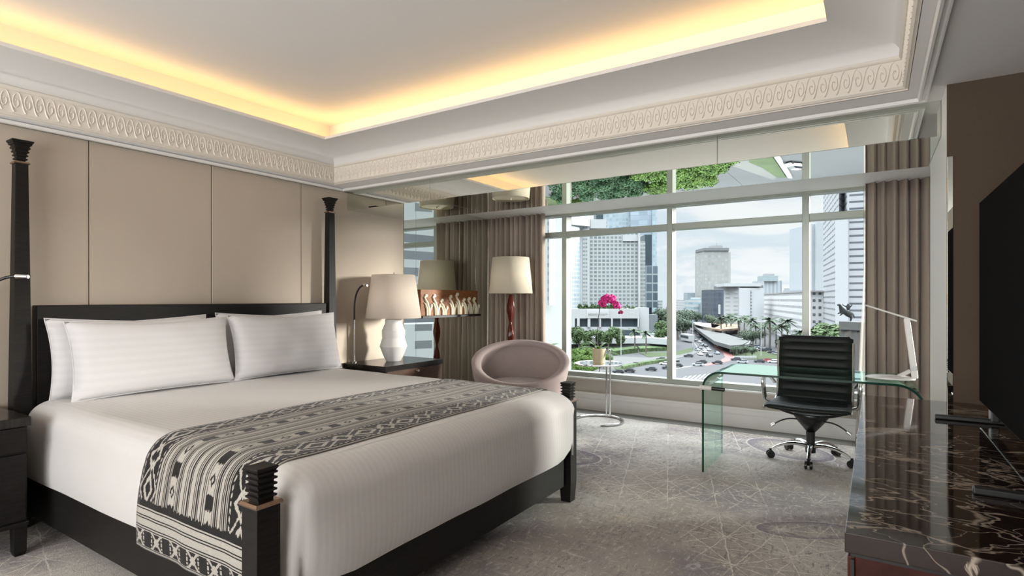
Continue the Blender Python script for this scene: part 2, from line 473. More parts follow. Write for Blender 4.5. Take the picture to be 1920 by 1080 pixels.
# left wall with fabric panels
bm = nb(); box(bm, WX - .15, WX - .022, BY - .1, WY + .25, -.12, 2.9); wl = struct('wall_left', bm, PANELF, 'taupe fabric headboard wall behind the bed')
ys = [-2.6, -1.607, -.826, -.045, .736, 1.517, 2.298, 3.079, 4.336]
for a, b in zip(ys, ys[1:]):
    bm = nb(); box(bm, WX - .022, WX, a + .003, b - .003, 0, 2.298); obj('panel', bm, PANELF, wl, bevel=.004)
bm = nb(); box(bm, WX - .1, WX + .015, BY, 4.336, 0, .12); struct('baseboard_left', bm, WPAINT, 'white baseboard along the headboard wall', bevel=.004)
# window wall
bm = nb(); box(bm, WX - .1, 3.2, WY, WY + .22, -.12, .372); box(bm, WX - .1, 3.2, WY + .0, WY + .22, 2.33, 2.9)
struct('wall_window', bm, BEIGE, 'low beige wall under the picture window')
bm = nb(); box(bm, WX, 3.0, WY - .022, WY + .02, .355, .375); struct('trim_2', bm, WPAINT, 'thin white sill ledge under the window', bevel=.004)
bm = nb(); prof = [(0, 0), (0, .012), (.03, .014), (.03, .150), (.022, .154), (.022, .158), (.034, .162), (.034, .186), (.046, .19), (.046, .204), (0, .204)]
prof = [(-.0, 0), (.030, 0), (.030, .128), (.024, .132), (.024, .138), (.030, .142), (.030, .180), (.044, .184), (.044, .204), (0, .204)]
loft(bm, [[(WX, WY - p[0], p[1]) for p in prof], [(3.0, WY - p[0], p[1]) for p in prof]])
struct('baseboard_window', bm, WPAINT, 'tall white moulded baseboard along the window wall')
# window frame and panes
frb = nb()
MUL = (-3.15, -1.865, -.553, .75, 2.05)
GY = WY + .02
def window(i, xa, xb, za, zb, first=[0]):
    t = .0
    n = first[0] = first[0] + 1
    bm = nb(); box(bm, xa, xb, GY + .085, GY + .097, za, zb)
    w_ = struct('window_%d' % n, bm, PANE, ('upper' if za > 2 else 'large lower') + ' window pane number %d from the left' % i, )
    return w_
box(frb, WX, 3.0, GY - .005, GY + .12, .375, .43)
box(frb, WX, 3.0, GY - .004, GY + .12, 2.30, 2.36)
box(frb, WX, 3.0, GY - .002, GY + .118, 2.047, 2.113)
for x in MUL: box(frb, x - .032, x + .030, GY - .010, GY + .122, .43, 2.30)
struct('trim_3', frb, FRAMEM, 'green grey metal mullions and transom of the picture window', bevel=.003)
edges = [WX] + list(MUL) + [3.0]
for i, (a, b) in enumerate(zip(edges, edges[1:])):
    window(i + 1, a + .03, b - .03, .43, 2.047); window(i + 1, a + .03, b - .03, 2.113, 2.30)
# ceiling: flat border, moulding, frieze, cove, light trough, raised ceiling
def rect(xl, yf, xr, yn, z): return [(xl, yn, z), (xr, yn, z), (xr, yf, z), (xl, yf, z)]
A = (-4.07, 3.35, .121, -1.30); LPI = (-3.81, 3.04, -.19, -1.0); ZF = 2.338
def ins(R, d): return (R[0] + d, R[1] - d, R[2] - d, R[3] + d)
bm = nb()
r0 = ring(bm, rect(WX - .05, FY, 3.0, BY - .1, ZC)); r1 = ring(bm, rect(-4.135, 3.50, .195, -1.48, ZC)); bridge(bm, r0, r1); r2 = ring(bm, rect(-4.085, 3.375, .14, -1.33, ZF - .012)); bridge(bm, r1, r2)
r0 = ring(bm, rect(WX - .05, FY, 3.0, BY - .1, ZC + .6)); r1 = ring(bm, rect(*ins(A, -.12), ZC + .6)); 
struct('ceiling', bm, WHITE, 'white ceiling border around the raised tray', fix=False)
bm = nb()   # recess ceiling over the curtains
box(bm, WX - .1, 3.2, SY, WY + .3, 2.325, 2.40); struct('ceiling_recess', bm, WPAINT, 'white ceiling strip above the curtains')
C.objects['ceiling_recess'].name = 'trim_4'
# step moulding at band edge + ledges (all loops sweep the rectangle)
def sweep(name, R, prof, m, label, smooth=False):
    """prof: (inset, z) ; rectangle loop"""
    bm = nb(); rs = [ring(bm, rect(*ins(R, d), z)) for d, z in prof]
    for a, b in zip(rs, rs[1:]): bridge(bm, a, b)
    return struct(name, bm, m, label, smooth=smooth)
B = (-4.14, 3.51, .21, -1.55)
sweep('trim_5', B, [(-.012, ZC + .001), (-.012, ZC - .014), (-.004, ZC - .014), (0, ZC - .006), (.010, ZC - .006), (.014, ZC - .016), (.024, ZC - .016), (.030, ZC + .001)], WPAINT, 'thin stepped bead moulding on the ceiling border')
sweep('trim_6', A, [(-.016, ZF - .013), (-.016, ZF - .006), (-.004, ZF - .006), (.002, ZF), (.006, ZF + .004), (.002, ZF + .006), (.006, ZF + .132), (.014, ZF + .134), (.020, ZF + .141), (.022, ZF + .150), (.006, ZF + .152), (.010, ZF + .156)], CREAM, 'cream frieze band around the ceiling tray')
cv = []
for k in range(11):
    a = k / 10 * PI / 2; cv.append((.010 + .255 * (1 - math.cos(a)), ZC + .154 + .118 * math.sin(a)))
# cove per side differs: interpolate between A and LPI
bm = nb(); rs = []
for k in range(13):
    a = k / 12 * PI / 2; t = 1 - math.cos(a); h = math.sin(a)
    R = tuple(p + (q - p) * t for p, q in zip(ins(A, .010), LPI)); rs.append(ring(bm, rect(*R, ZF + .156 + .122 * h)))
rs.append(ring(bm, rect(*LPI, ZF + .30))); rs.append(ring(bm, rect(*ins(LPI, -.02), ZF + .30))); rs.append(ring(bm, rect(*ins(LPI, -.02), ZF + .28)))
rs.append(ring(bm, rect(*ins(A, -.07), ZF + .28)))
for a, b in zip(rs, rs[1:]): bridge(bm, a, b)
struct('trim_7', bm, WHITE, 'smooth curved white cove rising to the lit tray', smooth=50)
UZ = 2.815
T = (-4.03, 3.27, .06, -1.25)
bm = nb(); r0 = ring(bm, rect(*T, ZF + .26)); r1 = ring(bm, rect(*T, UZ)); bridge(bm, r0, r1); cap(bm, r1)
struct('ceiling_raised', bm, WHITE, 'raised central ceiling panel washed with warm light')
C.objects['ceiling_raised'].name = 'ceiling.001'
bm = nb(); box(bm, WX - .1, 3.2, BY - .1, WY + .3, 2.9, 3.0); o = struct('ceiling', bm, WHITE, 'structural slab above the tray')
# LED strips in the trough
LED = emis('warm_led', (1, .58, .19), 8.0)
stp = [(T[0] + .03, T[1] - .03, T[0] + .06, T[3] + .05, 'left'), ]
R1 = ins(T, .11)
for nm, (x0, x1, y0, y1) in {'above the headboard side': (R1[0], R1[0] + .02, R1[3], R1[1]), 'on the window side': (R1[0], R1[2], R1[1] - .02, R1[1]), 'on the television side': (R1[2] - .02, R1[2], R1[3], R1[1]), 'on the entrance side': (R1[0], R1[2], R1[3], R1[3] + .02)}.items():
    bm = nb(); box(bm, x0, x1, y0, y1, ZF + .284, ZF + .294)
    tag(obj('led_strip', bm, LED), 'warm light strip hidden in the ceiling tray ' + nm, 'light strip')
# scroll relief on frieze
def scroll():
    pts = []
    P_, H_ = .053, .12
    def arc(cx, cz, r0, r1, a0, a1, n): return [(cx + (r0 + (r1 - r0) * i / n) * .42 * math.cos(a0 + (a1 - a0) * i / n), cz + (r0 + (r1 - r0) * i / n) * math.sin(a0 + (a1 - a0) * i / n)) for i in range(n + 1)]
    s1 = arc(.025, .060, .010, .044, -5.6, 1.35, 20)
    s2 = [(.034, .004), (.040, .012), (.046, .030), (.052, .060), (.058, .090), (.064, .108), (.072, .116)]
    return [s1, s2]
SC = scroll()
def frieze(bm, org, along, inward, length):
    n = int(length / .052); pitch = length / n
    org = Vector(org); al = Vector(along); nw = Vector(inward)
    for k in range(n):
        for path in SC:
            prev = None
            m = len(path)
            for i, (a, z) in enumerate(path):
                a2, z2 = path[min(i + 1, m - 1)]; a1, z1 = path[max(i - 1, 0)]
                t = Vector((a2 - a1, z2 - z1)); t = t / max(t.length, 1e-6); nx = Vector((-t.y, t.x)) * .0040
                c = org + al * (k * pitch + a) + Vector((0, 0, z))
                L_ = c + al * nx.x + Vector((0, 0, nx.y)); R_ = c - al * nx.x - Vector((0, 0, nx.y))
                q = [bm.verts.new(L_), bm.verts.new(c + nw * .0075), bm.verts.new(R_)]
                if prev: bm.faces.new((prev[0], prev[1], q[1], q[0])); bm.faces.new((prev[1], prev[2], q[2], q[1]))
                prev = q
zf = ZF + .012
bm = nb()
frieze(bm, (A[0] + .0025, A[1] - .01, zf), (0, -1, 0), (1, 0, 0), A[1] - .02 - A[3])
frieze(bm, (A[0] + .01, A[1] - .0025, zf), (1, 0, 0), (0, -1, 0), A[2] - A[0] - .02)
frieze(bm, (A[2] - .0025, A[3], zf), (0, 1, 0), (-1, 0, 0), A[1] - .02 - A[3])
struct('trim_8', bm, CREAM, 'row of raised S scroll ornaments on the frieze', fix=False)
# mirrored fascia and soffit
def mirror_panel(name, label, boxes, group='ceiling mirror panels'):
    bm = nb()
    for b in boxes: box(bm, *b)
    o = obj(name, bm, MIRR, bevel=.0012); return tag(o, label, 'mirror')
sx_ = [WX, -3.143, -.813, FX]
nmz = ['left', 'middle', 'right']
for (a, b), q in zip(zip(sx_, sx_[1:]), nmz):
    mirror_panel('fascia_mirror', 'upright mirror strip below the ceiling edge, %s piece' % q, [(a + .001, b - .001, FY, FY + .006, SZ, ZC)])
    mirror_panel('soffit_mirror', 'horizontal mirror overhead in front of the window, %s piece' % q, [(a + .001, b - .001, FY + .008, SY, SZ, SZ + .006)])
bm = nb(); box(bm, WX, FX, FY + .02, SY - .001, SZ + .008, ZC + .3); struct('trim_9', bm, WPAINT, 'boxed beam behind the ceiling mirrors')
# mirror on left wall beyond the panels
for a, b, q in ((4.338, 4.523, 'narrow strip beside the fabric wall'), (4.525, 5.60, 'wide middle piece behind the wall art'), (5.602, WY - .001, 'last piece beside the curtain')):
    bm = nb(); box(bm, WX - .02, WX, a, b, .0, 2.325); tag(obj('wall_mirror', bm, MIRR, bevel=.0012), 'tall wall mirror, ' + q, 'mirror')
# right block with white side, brown fabric front, mirror strip
bm = nb(); box(bm, FX + .001, 3.0, 3.345, 4.26, 0, ZC + .3); struct('wall_right_return', bm, WPAINT, 'white side of the wall block at the right of the window')
bpy.data.objects['wall_right_return'].name = 'wall_block'
bm = nb(); box(bm, FX + .002, RX + .02, 3.335, 3.3449, 0, ZC); struct('wall_right_end', bm, BROWNF, 'dark brown fabric panel beyond the television')
bpy.data.objects['wall_right_end'].name = 'wall_end'
bm = nb(); box(bm, FX + .003, .310, 3.331, 3.3349, 0, 1.97); tag(obj('corner_mirror_strip', bm, MIRR, bevel=.002), 'thin mirror strip on the wall corner left of the brown panel', 'mirror')
bm = nb(); box(bm, RX, RX + .15, BY, 3.344, 0, ZC); struct('wall_right', bm, BROWNF, 'brown fabric wall behind the television')
bm = nb(); box(bm, 3.0, 3.15, 4.26, WY + .2, 0, 2.9); struct('wall_recess', bm, WPAINT, 'end wall of the window recess')
# unseen back wall; its window is added to let in more light
bm = nb()
box(bm, WX, -3.7, BY - .15, BY, 0, 2.9); box(bm, .3, RX + .1, BY - .15, BY, 0, 2.9); box(bm, -3.7, .3, BY - .15, BY, 0, .35); box(bm, -3.7, .3, BY - .15, BY, 2.25, 2.9)
struct('wall_back', bm, WHITE, 'wall with a second window behind the camera')
bm = nb(); box(bm, -3.7, .3, BY - .09, BY - .08, .35, 2.25); struct('window_back', bm, PANE, 'second window behind the camera')
bpy.data.objects['window_back'].name = 'window_20'
# ------------------------------------------------------------------ bed
BX0, BX1, BY0, BY1 = -4.10, -1.655, 1.12, 3.26
bed = thing('bed', 'king size dark wood four poster bed with white duvet and short foot posts', 'bed', ((BX0 + BX1) / 2, (BY0 + BY1) / 2, 0))
def W(name, bm, m, par=bed, **k): return obj(name, bm, m, par, **k)
bm = nb(); box(bm, -4.135, -4.06, BY0 + .10, BY1 - .0, .28, 1.262); W('headboard', bm, ESP, bevel=.006)
for y0, y1, nm in ((BY0 + .045, BY0 + .085, 'near'), (BY1 - .085, BY1 - .045, 'far')):
    bm = nb(); box(bm, -4.06, -1.70, y0, y1, .085, .335); W('side_rail', bm, ESP, bevel=.004)
bm = nb(); box(bm, -1.70, -1.655, BY0 + .03, BY1 - .03, .105, .345); W('foot_rail', bm, ESP, bevel=.004)
def post(x, y, ztop, shaft_w, flare, lo_w):
    bm = nb(); r = shaft_w / 2
    def sq(w_, z): return [(x - w_, y - w_, z), (x + w_, y - w_, z), (x + w_, y + w_, z), (x - w_, y + w_, z)]
    hc = .115 if ztop > 1 else .105
    zb = ztop - hc
    loft(bm, [sq(r * .8, 0), sq(r, .12), sq(r, .30), sq(r * lo_w, zb - .02), sq(r * lo_w, zb - .018)])
    p = W('post', bm, ESP, bevel=.003)
    bm = nb(); loft(bm, [sq(r * lo_w * 1.0 + .005, zb - .018), sq(r * lo_w + .007, zb - .012), sq(r * lo_w + .002, zb - .004)]); W('collar', bm, BRONZE, p)
    bm = nb(); n = 5
    for i in range(n):
        z0 = zb - .004 + i * (hc - .012) / n; z1 = z0 + (hc - .012) / n
        w0 = r * lo_w * .62 + (flare - r * lo_w * .62) * (i / n) ** 1.5
        loft(bm, [sq(w0, z0), sq(w0 + .001, z0 + (z1 - z0) * .45), sq(w0 + .008, z0 + (z1 - z0) * .55), sq(w0 + .009, z1 - .002), sq(w0 + .003, z1)])
    w1 = flare; loft(bm, [sq(w1 + .004, ztop - .016), sq(w1 + .010, ztop - .004), sq(w1 + .008, ztop)])
    W('capital', bm, ESP, p)
for y in (BY0 + .03, BY1 + .045): post(-4.075, y, 2.195, .094, .040, .62)
for y in (BY0 - .045, BY1 - .035): post(-1.660, y, .762, .083, .028, 1.0)
bm = nb(); box(bm, -4.05, -1.72, BY0 + .09, BY1 - .09, .30, .45); W('mattress_base', bm, ESP)
# duvet: loops from the top outward and down
def rrect(x0, x1, y0, y1, r, z, n=8, seg=22):
    pts = []
    def side(a, b, m): return [(a[0] + (b[0] - a[0]) * i / m, a[1] + (b[1] - a[1]) * i / m) for i in range(m)]
    cs = [(x1 - r, y0 + r, -PI / 2), (x1 - r, y1 - r, 0), (x0 + r, y1 - r, PI / 2), (x0 + r, y0 + r, PI)]
    arcs = [[(cx + r * math.cos(a + PI / 2 * i / n), cy + r * math.sin(a + PI / 2 * i / n)) for i in range(n + 1)] for cx, cy, a in cs]
    for k in range(4):
        pts += arcs[k]; s_ = side(arcs[k][-1], arcs[(k + 1) % 4][0], seg); pts += s_[1:]
    return [(p[0], p[1], z) for p in pts]
DX0, DX1, DY0, DY1, DZ = -4.055, -1.585, 1.155, 3.225, .715
def dz(x, y):
    a = noise.noise(Vector((x * 1.3, y * 1.3, 0))) * .012 + noise.noise(Vector((x * 4, y * 4, 5))) * .004
    return a
def duvet_z(x, y):
    return DZ + dz(x, y)
bm = nb(); loops = []
for t in (.97, .85, .7, .55, .4, .28, .18, .11):
    w_ = (DX1 - DX0) / 2 * t; h_ = (DY1 - DY0) / 2 * t
    loops.append([(p[0], p[1], duvet_z(p[0], p[1]) - .0) for p in rrect(DX0 + w_, DX1 - w_, DY0 + h_, DY1 - h_, .13 * (1 - t) + .002, 0)])
R_ = .11
for k in range(9):
    a = k / 8 * PI / 2; i_ = R_ * (1 - math.sin(a))
    sk = .035
    loops.append([(p[0], p[1], duvet_z(p[0], p[1]) - (R_ * (1 - math.cos(a)))) for p in rrect(DX0 + i_ * .3, DX1 - i_ - sk * (1 - k / 8), DY0 + i_, DY1 - i_, .13 * .0 + .075 + .02 * (1 - k / 8), 0)])
ncorner = loops[-1]
for k, z in enumerate((.56, .50, .44, .38, .33, .305)):
    ring_ = []
    for p in rrect(DX0, DX1 + .0, DY0 - .0, DY1, .08, 0):
        x, y = p[0], p[1]
        wv = noise.noise(Vector((x * 3.2, y * 3.2, z * 1.5))) * .010 * (k + 1) / 6
        cx, cy = (DX0 + DX1) / 2, (DY0 + DY1) / 2
        nx = 1 if x > DX1 - .02 else 0; ny = (-1 if y < DY0 + .02 else 1 if y > DY1 - .02 else 0)
        corner = min(1, max(0, 1 - min(abs(y - DY0), abs(y - DY1)) / .30)) if nx else 0
        belly = .018 * math.sin(k / 5 * PI * .9)
        zz_ = z + (.045 * corner ** 2 * (k + 1) / 6)
        if ny and not nx: zz_ = z
        ring_.append((x + nx * (belly + wv - .02 * (k / 5)) - .05 * (k + 1) / 6 * (corner ** 3), y + ny * (belly * .6 + wv * .8), zz_))
    loops.append(ring_)
# inner hem
loops.append([((p[0] - (DX0 + DX1) / 2) * .99 + (DX0 + DX1) / 2, (p[1] - (DY0 + DY1) / 2) * .99 + (DY0 + DY1) / 2, p[2] + .004) for p in loops[-1]])
rs = loft(bm, loops, False); cap(bm, rs[0][::-1])
duv = W('duvet', bm, DUVM, smooth=60)
# runner: top + both drops
RX0, RX1 = -2.585, -1.775
bm = nb()
def runner(a, b):
    # a 0..1 along from near hem to far hem; b across
    Ltop = (DY1 - DY0); drop = .44; tot = Ltop + 2 * drop
    s_ = a * tot
    sk = (.5 - a) * -.0
    x = RX0 + (RX1 - RX0) * b
    r = .12; e = .0065
    if s_ < drop:
        k = drop - s_; z = DZ - r - (k - 0) + .19 * 0; y = DY0 - e
        arcl = r * PI / 2
    # param: vertical part then quarter arc then top
    va = drop - r * PI / 4; arcl = r * PI / 2
    def near(q):
        if q < va:
            z = DZ - r - (va - q); y = DY0 - e - .012 * math.sin(PI * min(1, (va - q) / .35)) - .004
            return y, z
        if q < va + arcl:
            th = (q - va) / r; return DY0 + r - (r + e + .002) * math.cos(th), DZ - r + (r + e - .001) * math.sin(th)
        return None
    if s_ < va + arcl: y, z = near(s_)
    elif s_ > tot - va - arcl:
        y, z = near(tot - s_); y = DY0 + DY1 - y
    else:
        y = DY0 + r + (s_ - va - arcl) / (tot - 2 * va - 2 * arcl) * (Ltop - 2 * r); z = DZ + e
    dn = max(0, (DZ - .05 - z)) / .4
    x += -.06 * dn * (1 - b) + .02 * dn * b + .008 * math.sin(y * 5)
    if z > DZ - .02: z += dz(x, y) + .0
    w = noise.noise(Vector((x * 9, 1, z * 2))) * .010 * dn
    if s_ < va: y += w - .006 * dn; z += -.02 * (b - .5) * dn * 0
    return (x, y, z)
tot_ = (DY1 - DY0) + .88
grid(bm, runner, 150, 30, uv=lambda a, b: (b, a * tot_))
run = obj('bed_runner', bm, IKAT, smooth=True, solid=.004, fix=False)
tag(run, 'black and cream ikat patterned runner draped across the foot of the bed', 'bed runner')
# pillows
def pillow(cx, cy, cz, w_, h_, t_, tilt, yaw, label, seed, m=PILM):
    """pillow standing up: local x = thickness, y = width, z = height"""
    th = thing('pillow', label, 'pillow', (cx, cy, cz), 0, None)
    bm = nb(); N = 26
    M_ = Matrix.Rotation(yaw, 4, 'Z') @ Matrix.Rotation(tilt, 4, 'Y')
    def f(side):
        def g_(a, b):
            u, v = a * 2 - 1, b * 2 - 1
            e = (1 - abs(u) ** 3.2) * (1 - abs(v) ** 3.2)
            tt = t_ / 2 * max(0, e) ** .42
            pin = 1 - .055 * (1 - abs(v) ** 2) * abs(u) ** 6; pin2 = 1 - .05 * (1 - abs(u) ** 2) * abs(v) ** 6
            wr = noise.noise(Vector((u * 2.2 + seed, v * 2.2, side))) * .012 * e + noise.noise(Vector((u * 6 + seed, v * 3, side))) * .004
            drop = -.02 * (1 - abs(u)) * max(0, v) ** 2
            p = Vector((side * (tt + wr * (e > 0)), u * w_ / 2 * pin, v * h_ / 2 * pin2 + drop + h_ / 2))
            return M_ @ p
        return g_
    grid(bm, f(1), N, N); grid(bm, f(-1), N, N)
    bmesh.ops.remove_doubles(bm, verts=bm.verts[:], dist=.0015)
    obj('pillowcase', bm, m, th, smooth=80, local=True)
    bm = nb()   # flanged edge seam
    pts = []
    for i in range(97):
        q = i / 96 * 4; k = int(q) % 4; r = q - int(q)
        u, v = ((-1 + 2 * r, -1), (1, -1 + 2 * r), (1 - 2 * r, 1), (-1, 1 - 2 * r))[k]
        pin = 1 - .055 * (1 - abs(v) ** 2) * abs(u) ** 6; pin2 = 1 - .05 * (1 - abs(u) ** 2) * abs(v) ** 6
        pts.append(M_ @ Vector((0, u * w_ / 2 * pin, v * h_ / 2 * pin2 + h_ / 2 - .02 * (1 - abs(u)) * max(0, v) ** 2)))
    tube(bm, pts, .0035, 6); obj('seam', bm, m, th, smooth=True, local=True)
    return th
TL = math.radians(-13)
pillow(-3.935, 1.705, .718, .93, .475, .15, TL * .75, .0, 'white striped pillow behind, leaning on the headboard at the left', 1)
pillow(-3.93, 2.70, .718, .93, .485, .15, TL * .75, .0, 'white striped pillow behind, leaning on the headboard at the right', 2)
pillow(-3.79, 1.775, .718, .97, .465, .17, TL, .03, 'plump white striped front pillow on the left half of the bed', 3)
pillow(-3.79, 2.725, .718, .93, .475, .17, TL, -.02, 'plump white striped front pillow on the right half of the bed', 4)

# ------------------------------------------------------------------ nightstands
def nightstand(y0, y1, label, m_front, knob_y):
    x0, x1 = WX + .012, -3.605
    t = thing('nightstand', label, 'nightstand', ((x0 + x1) / 2, (y0 + y1) / 2, 0))
    bm = nb(); box(bm, x0, x1, y0, y1, .655, .70); obj('top', bm, ESPT, t, bevel=.002)
    bm = nb(); box(bm, x0 + .01, x1 - .018, y0 + .012, y1 - .012, .17, .655); body = obj('body', bm, ESP, t)
    for a, b in ((.525, .650), (.18, .515)):
        bm = nb(); box(bm, x1 - .018, x1 - .004, y0 + .018, y1 - .018, a, b); d = obj('drawer', bm, m_front, t, bevel=.003)
        bm = nb(); yc = knob_y
        box(bm, x1 - .004, x1 + .006, yc - .016, yc + .016, b - .030, b - .018); box(bm, x1 + .006, x1 + .018, yc - .010, yc + .014, b - .034, b - .016)
        obj('handle', bm, CHROME, d, bevel=.003)
    bm = nb(); box(bm, x0 + .01, x1 - .006, y0 + .006, y1 - .006, .150, .172); obj('base_rail', bm, ESP, t, bevel=.003)
    for x in (x0 + .035, x1 - .04):
        for y in (y0 + .04, y1 - .04):
            bm = nb(); loft(bm, [[(x - w_, y - w_, z), (x + w_, y - w_, z), (x + w_, y + w_, z), (x - w_, y + w_, z)] for w_, z in ((.020, .0), (.026, .02), (.028, .152))])
            obj('leg', bm, ESP, t, bevel=.002)
nightstand(3.525, 4.307, 'dark wood nightstand with walnut drawers under the white table lamp', WALN, 3.93)
nightstand(.28, 1.062, 'dark wood nightstand at the left edge of the picture', ESP, .62)
# reading lamps
def reading(yb, dirx, diry, label):
    t = thing('reading_lamp', label, 'lamp', (-4.115, yb, .70))
    bm = nb(); lathe(bm, [(.022, 0), (.022, .008), (.008, .014), (.0065, .03)], n=20); obj('base', bm, CHROME, t, smooth=True, local=True)
    bm = nb(); tube(bm, [(0, 0, .01), (0, 0, .40)], .0065, 12); obj('stem', bm, CHROME, t, smooth=True, local=True)
    pts = [(0, 0, .40), (0, 0, .48)] + bez((0, 0, .50), (0, 0, .64), (dirx * .35, diry * .35, .725), (dirx * .80, diry * .80, .725), 10)
    bm = nb(); tube(bm, pts, .0085, 10); obj('gooseneck', bm, BLKP, t, smooth=True, local=True)
    bm = nb(); tube(bm, [(dirx * .76, diry * .76, .725), (dirx, diry, .722), (dirx * 1.02, diry * 1.02, .722)], [.012, .0135, .011], 16); h = obj('lamp_head', bm, CHROME, t, smooth=True, local=True)
    bm = nb(); tube(bm, [(dirx * 1.02, diry * 1.02, .722), (dirx * 1.03, diry * 1.03, .722)], [.009, .008], 12); o = obj('led_lens', bm, emis('reading_led', (1, .93, .8), 3), h, smooth=True, local=True)
reading(3.62, .17, .0, 'slim chrome and black gooseneck reading lamp beside the white table lamp')
reading(.98, .15, .17, 'slim gooseneck reading lamp in front of the left head post')
# table lamp
t = thing('table_lamp', 'table lamp with angular white ceramic base and cream linen shade', 'lamp', (-3.885, 3.90, .70))
bm = nb(); lathe(bm, [(.066, 0), (.072, .006), (.098, .06), (.129, .142), (.129, .146), (.119, .18), (.106, .225), (.109, .25), (.110, .295), (.106, .30), (.088, .345), (.080, .36), (.080, .40), (.05, .412), (.02, .415)], n=40); obj('base', bm, CERAM, t, smooth=12, local=True)
bm = nb(); tube(bm, [(0, 0, .41), (0, 0, .845)], .006, 8); obj('stem', bm, CHROME, t, smooth=True, local=True)
bm = nb(); loft(bm, [circ((0, 0), r, 56, z) for r, z in ((.263, .415), (.203, .828))], False); obj('lamp_shade', bm, SHADE1, t, smooth=True, solid=.003, local=True)
bm = nb()
for k in range(3):
    a = k * 2 * PI / 3; tube(bm, [(0, 0, .822), (.203 * math.cos(a), .203 * math.sin(a), .824)], .002, 6)
lathe(bm, [(.003, .82), (.011, .835), (.011, .845), (.003, .853)], n=12); obj('finial', bm, CHROME, t, smooth=True, local=True)
# floor lamp
t = thing('floor_lamp', 'floor lamp with carved dark red wooden pole and cream drum shade', 'lamp', (-3.60, 5.53, 0))
bm = nb(); lathe(bm, [(.15, 0), (.15, .018), (.04, .032), (.028, .06)], n=36); obj('base', bm, REDW, t, smooth=30, local=True)
bm = nb(); prof = []
for k in range(0, 131):
    z = .05 + k * .01; q = (z - .05) / .325; ph = q - int(q)
    prof.append((.018 + .024 * abs(math.sin(PI * ph)) ** 1.3, z))
lo = []
for i, (r, z) in enumerate(prof):
    lo.append([(r * (1 + .13 * math.cos(4 * (a * 2 * PI / 24) + z * 9)) * math.cos(a * 2 * PI / 24), r * (1 + .13 * math.cos(4 * (a * 2 * PI / 24) + z * 9)) * math.sin(a * 2 * PI / 24), z) for a in range(24)])
loft(bm, lo); obj('pole', bm, REDW, t, smooth=60, local=True)
bm = nb(); loft(bm, [circ((0, 0), r, 56, z) for r, z in ((.256, 1.362), (.216, 1.784))], False); obj('lamp_shade', bm, SHADE2, t, smooth=True, solid=.003, local=True)
bm = nb(); lathe(bm, [(.214, 1.776), (.214, 1.779)], n=48); lathe(bm, [(.01, 1.779), (.01, 1.79), (.003, 1.80)], n=12); obj('diffuser', bm, SHADE2, t, smooth=30, local=True)
# wall art on the mirror
t = thing('wall_art', 'long amber wood relief with ivory figures mounted on the wall mirror', 'artwork', (WX, 5.0, 1.10))
bm = nb(); box(bm, WX, WX + .035, 4.56, 5.60, 1.112, 1.40); obj('panel', bm, ARTW, t, bevel=.002)
bm = nb(); box(bm, WX, WX + .075, 4.55, 5.605, 1.085, 1.112); obj('ledge', bm, BLKM, t, bevel=.002)
fx = WX + .037
def figure(y, s, tall):
    bm = nb()
    def blob(cy, cz, ry, rz_, n=14, th=.016):
        loft(bm, [[(fx + h, y + s * (cy + ry * k_ * math.cos(2 * PI * i / n)), 1.114 + s * (cz + rz_ * k_ * math.sin(2 * PI * i / n))) for i in range(n)] for h, k_ in ((0, 1), (th * .7, .95), (th, .7))])
    def limb(p, r):
        tube(bm, [(fx + .006, y + s * a, 1.114 + s * b) for a, b in p], [s * q for q in r], 8, flat=(1, 1))
    H = tall
    limb([(.055, .0), (.058, H * .35), (.035, H * .60), (.0, H * .78), (.006, H * .92)], [.013, .017, .016, .013, .010])
    limb([(.03, .0), (.03, H * .3), (.01, H * .52), (-.012, H * .6)], [.010, .014, .010, .006])
    blob(.02, H * .93, .024, .020); blob(-.004, H * .86, .014, .014)
    limb([(.085, .0), (.083, H * .22), (.100, H * .40)], [.009, .012, .011]); blob(.108, H * .46, .016, .024)
    return bm
for i, (y, hgt) in enumerate(((4.66, .235), (4.80, .235), (4.93, .18), (5.09, .225), (5.21, .255), (5.34, .19), (5.44, .20), (5.545, .20))):
    obj('figure', figure(y - .04, 1.0, hgt), IVORY, t, smooth=50)
# ------------------------------------------------------------------ tub chair
t = thing('tub_chair', 'round mauve grey upholstered tub chair between the bed and the window', 'armchair', (-2.79, 4.45, 0), math.radians(30))
# local: facing -Y
def rim(a):
    """a=0 at back (+y)"""
    x = .455 * math.sin(a) * (1 + .0 * math.cos(a)); y = .36 * math.cos(a); z = .695 + .17 * math.cos(a) - .006 * math.cos(2 * a)
    return Vector((x, y - .0, z))
bot = Vector((0, -.03, .33))
def shell(k_out):
    def f(a, b):
        an = a * 2 * PI; r = rim(an)
        s_ = b
        # b 0 rim -> 1 bottom centre ; bowl curve
        c = Vector((0, -.02, .34 if k_out else .40))
        w_ = math.cos(s_ * PI / 2) ** (.62); dpt = math.sin(s_ * PI / 2) ** (1.25 if not k_out else 1.1)
        base = Vector((r.x * w_, r.y * w_, r.z * (1 - dpt) + c.z * dpt))
        return base * 1.0
    return f
def rl(a, off, up):
    p = rim(a); n_ = Vector((math.sin(a) * .8, math.cos(a), 0)).normalized()
    return Vector((p.x + n_.x * off, p.y + n_.y * off, p.z + up))
bm = nb(); NA = 72; loops = []
prof_out = [(1.0, 0)]
def bowl(a, s_, off, floor_):
    p = rim(a); n_ = Vector((math.sin(a) * .8, math.cos(a), 0)).normalized()
    w_ = max(0.02, math.cos(s_ * PI / 2) ** .55); d_ = math.sin(s_ * PI / 2) ** 1.3
    q = Vector(((p.x + n_.x * off) * w_, (p.y + n_.y * off) * w_, p.z * (1 - d_) + floor_ * d_)); return q
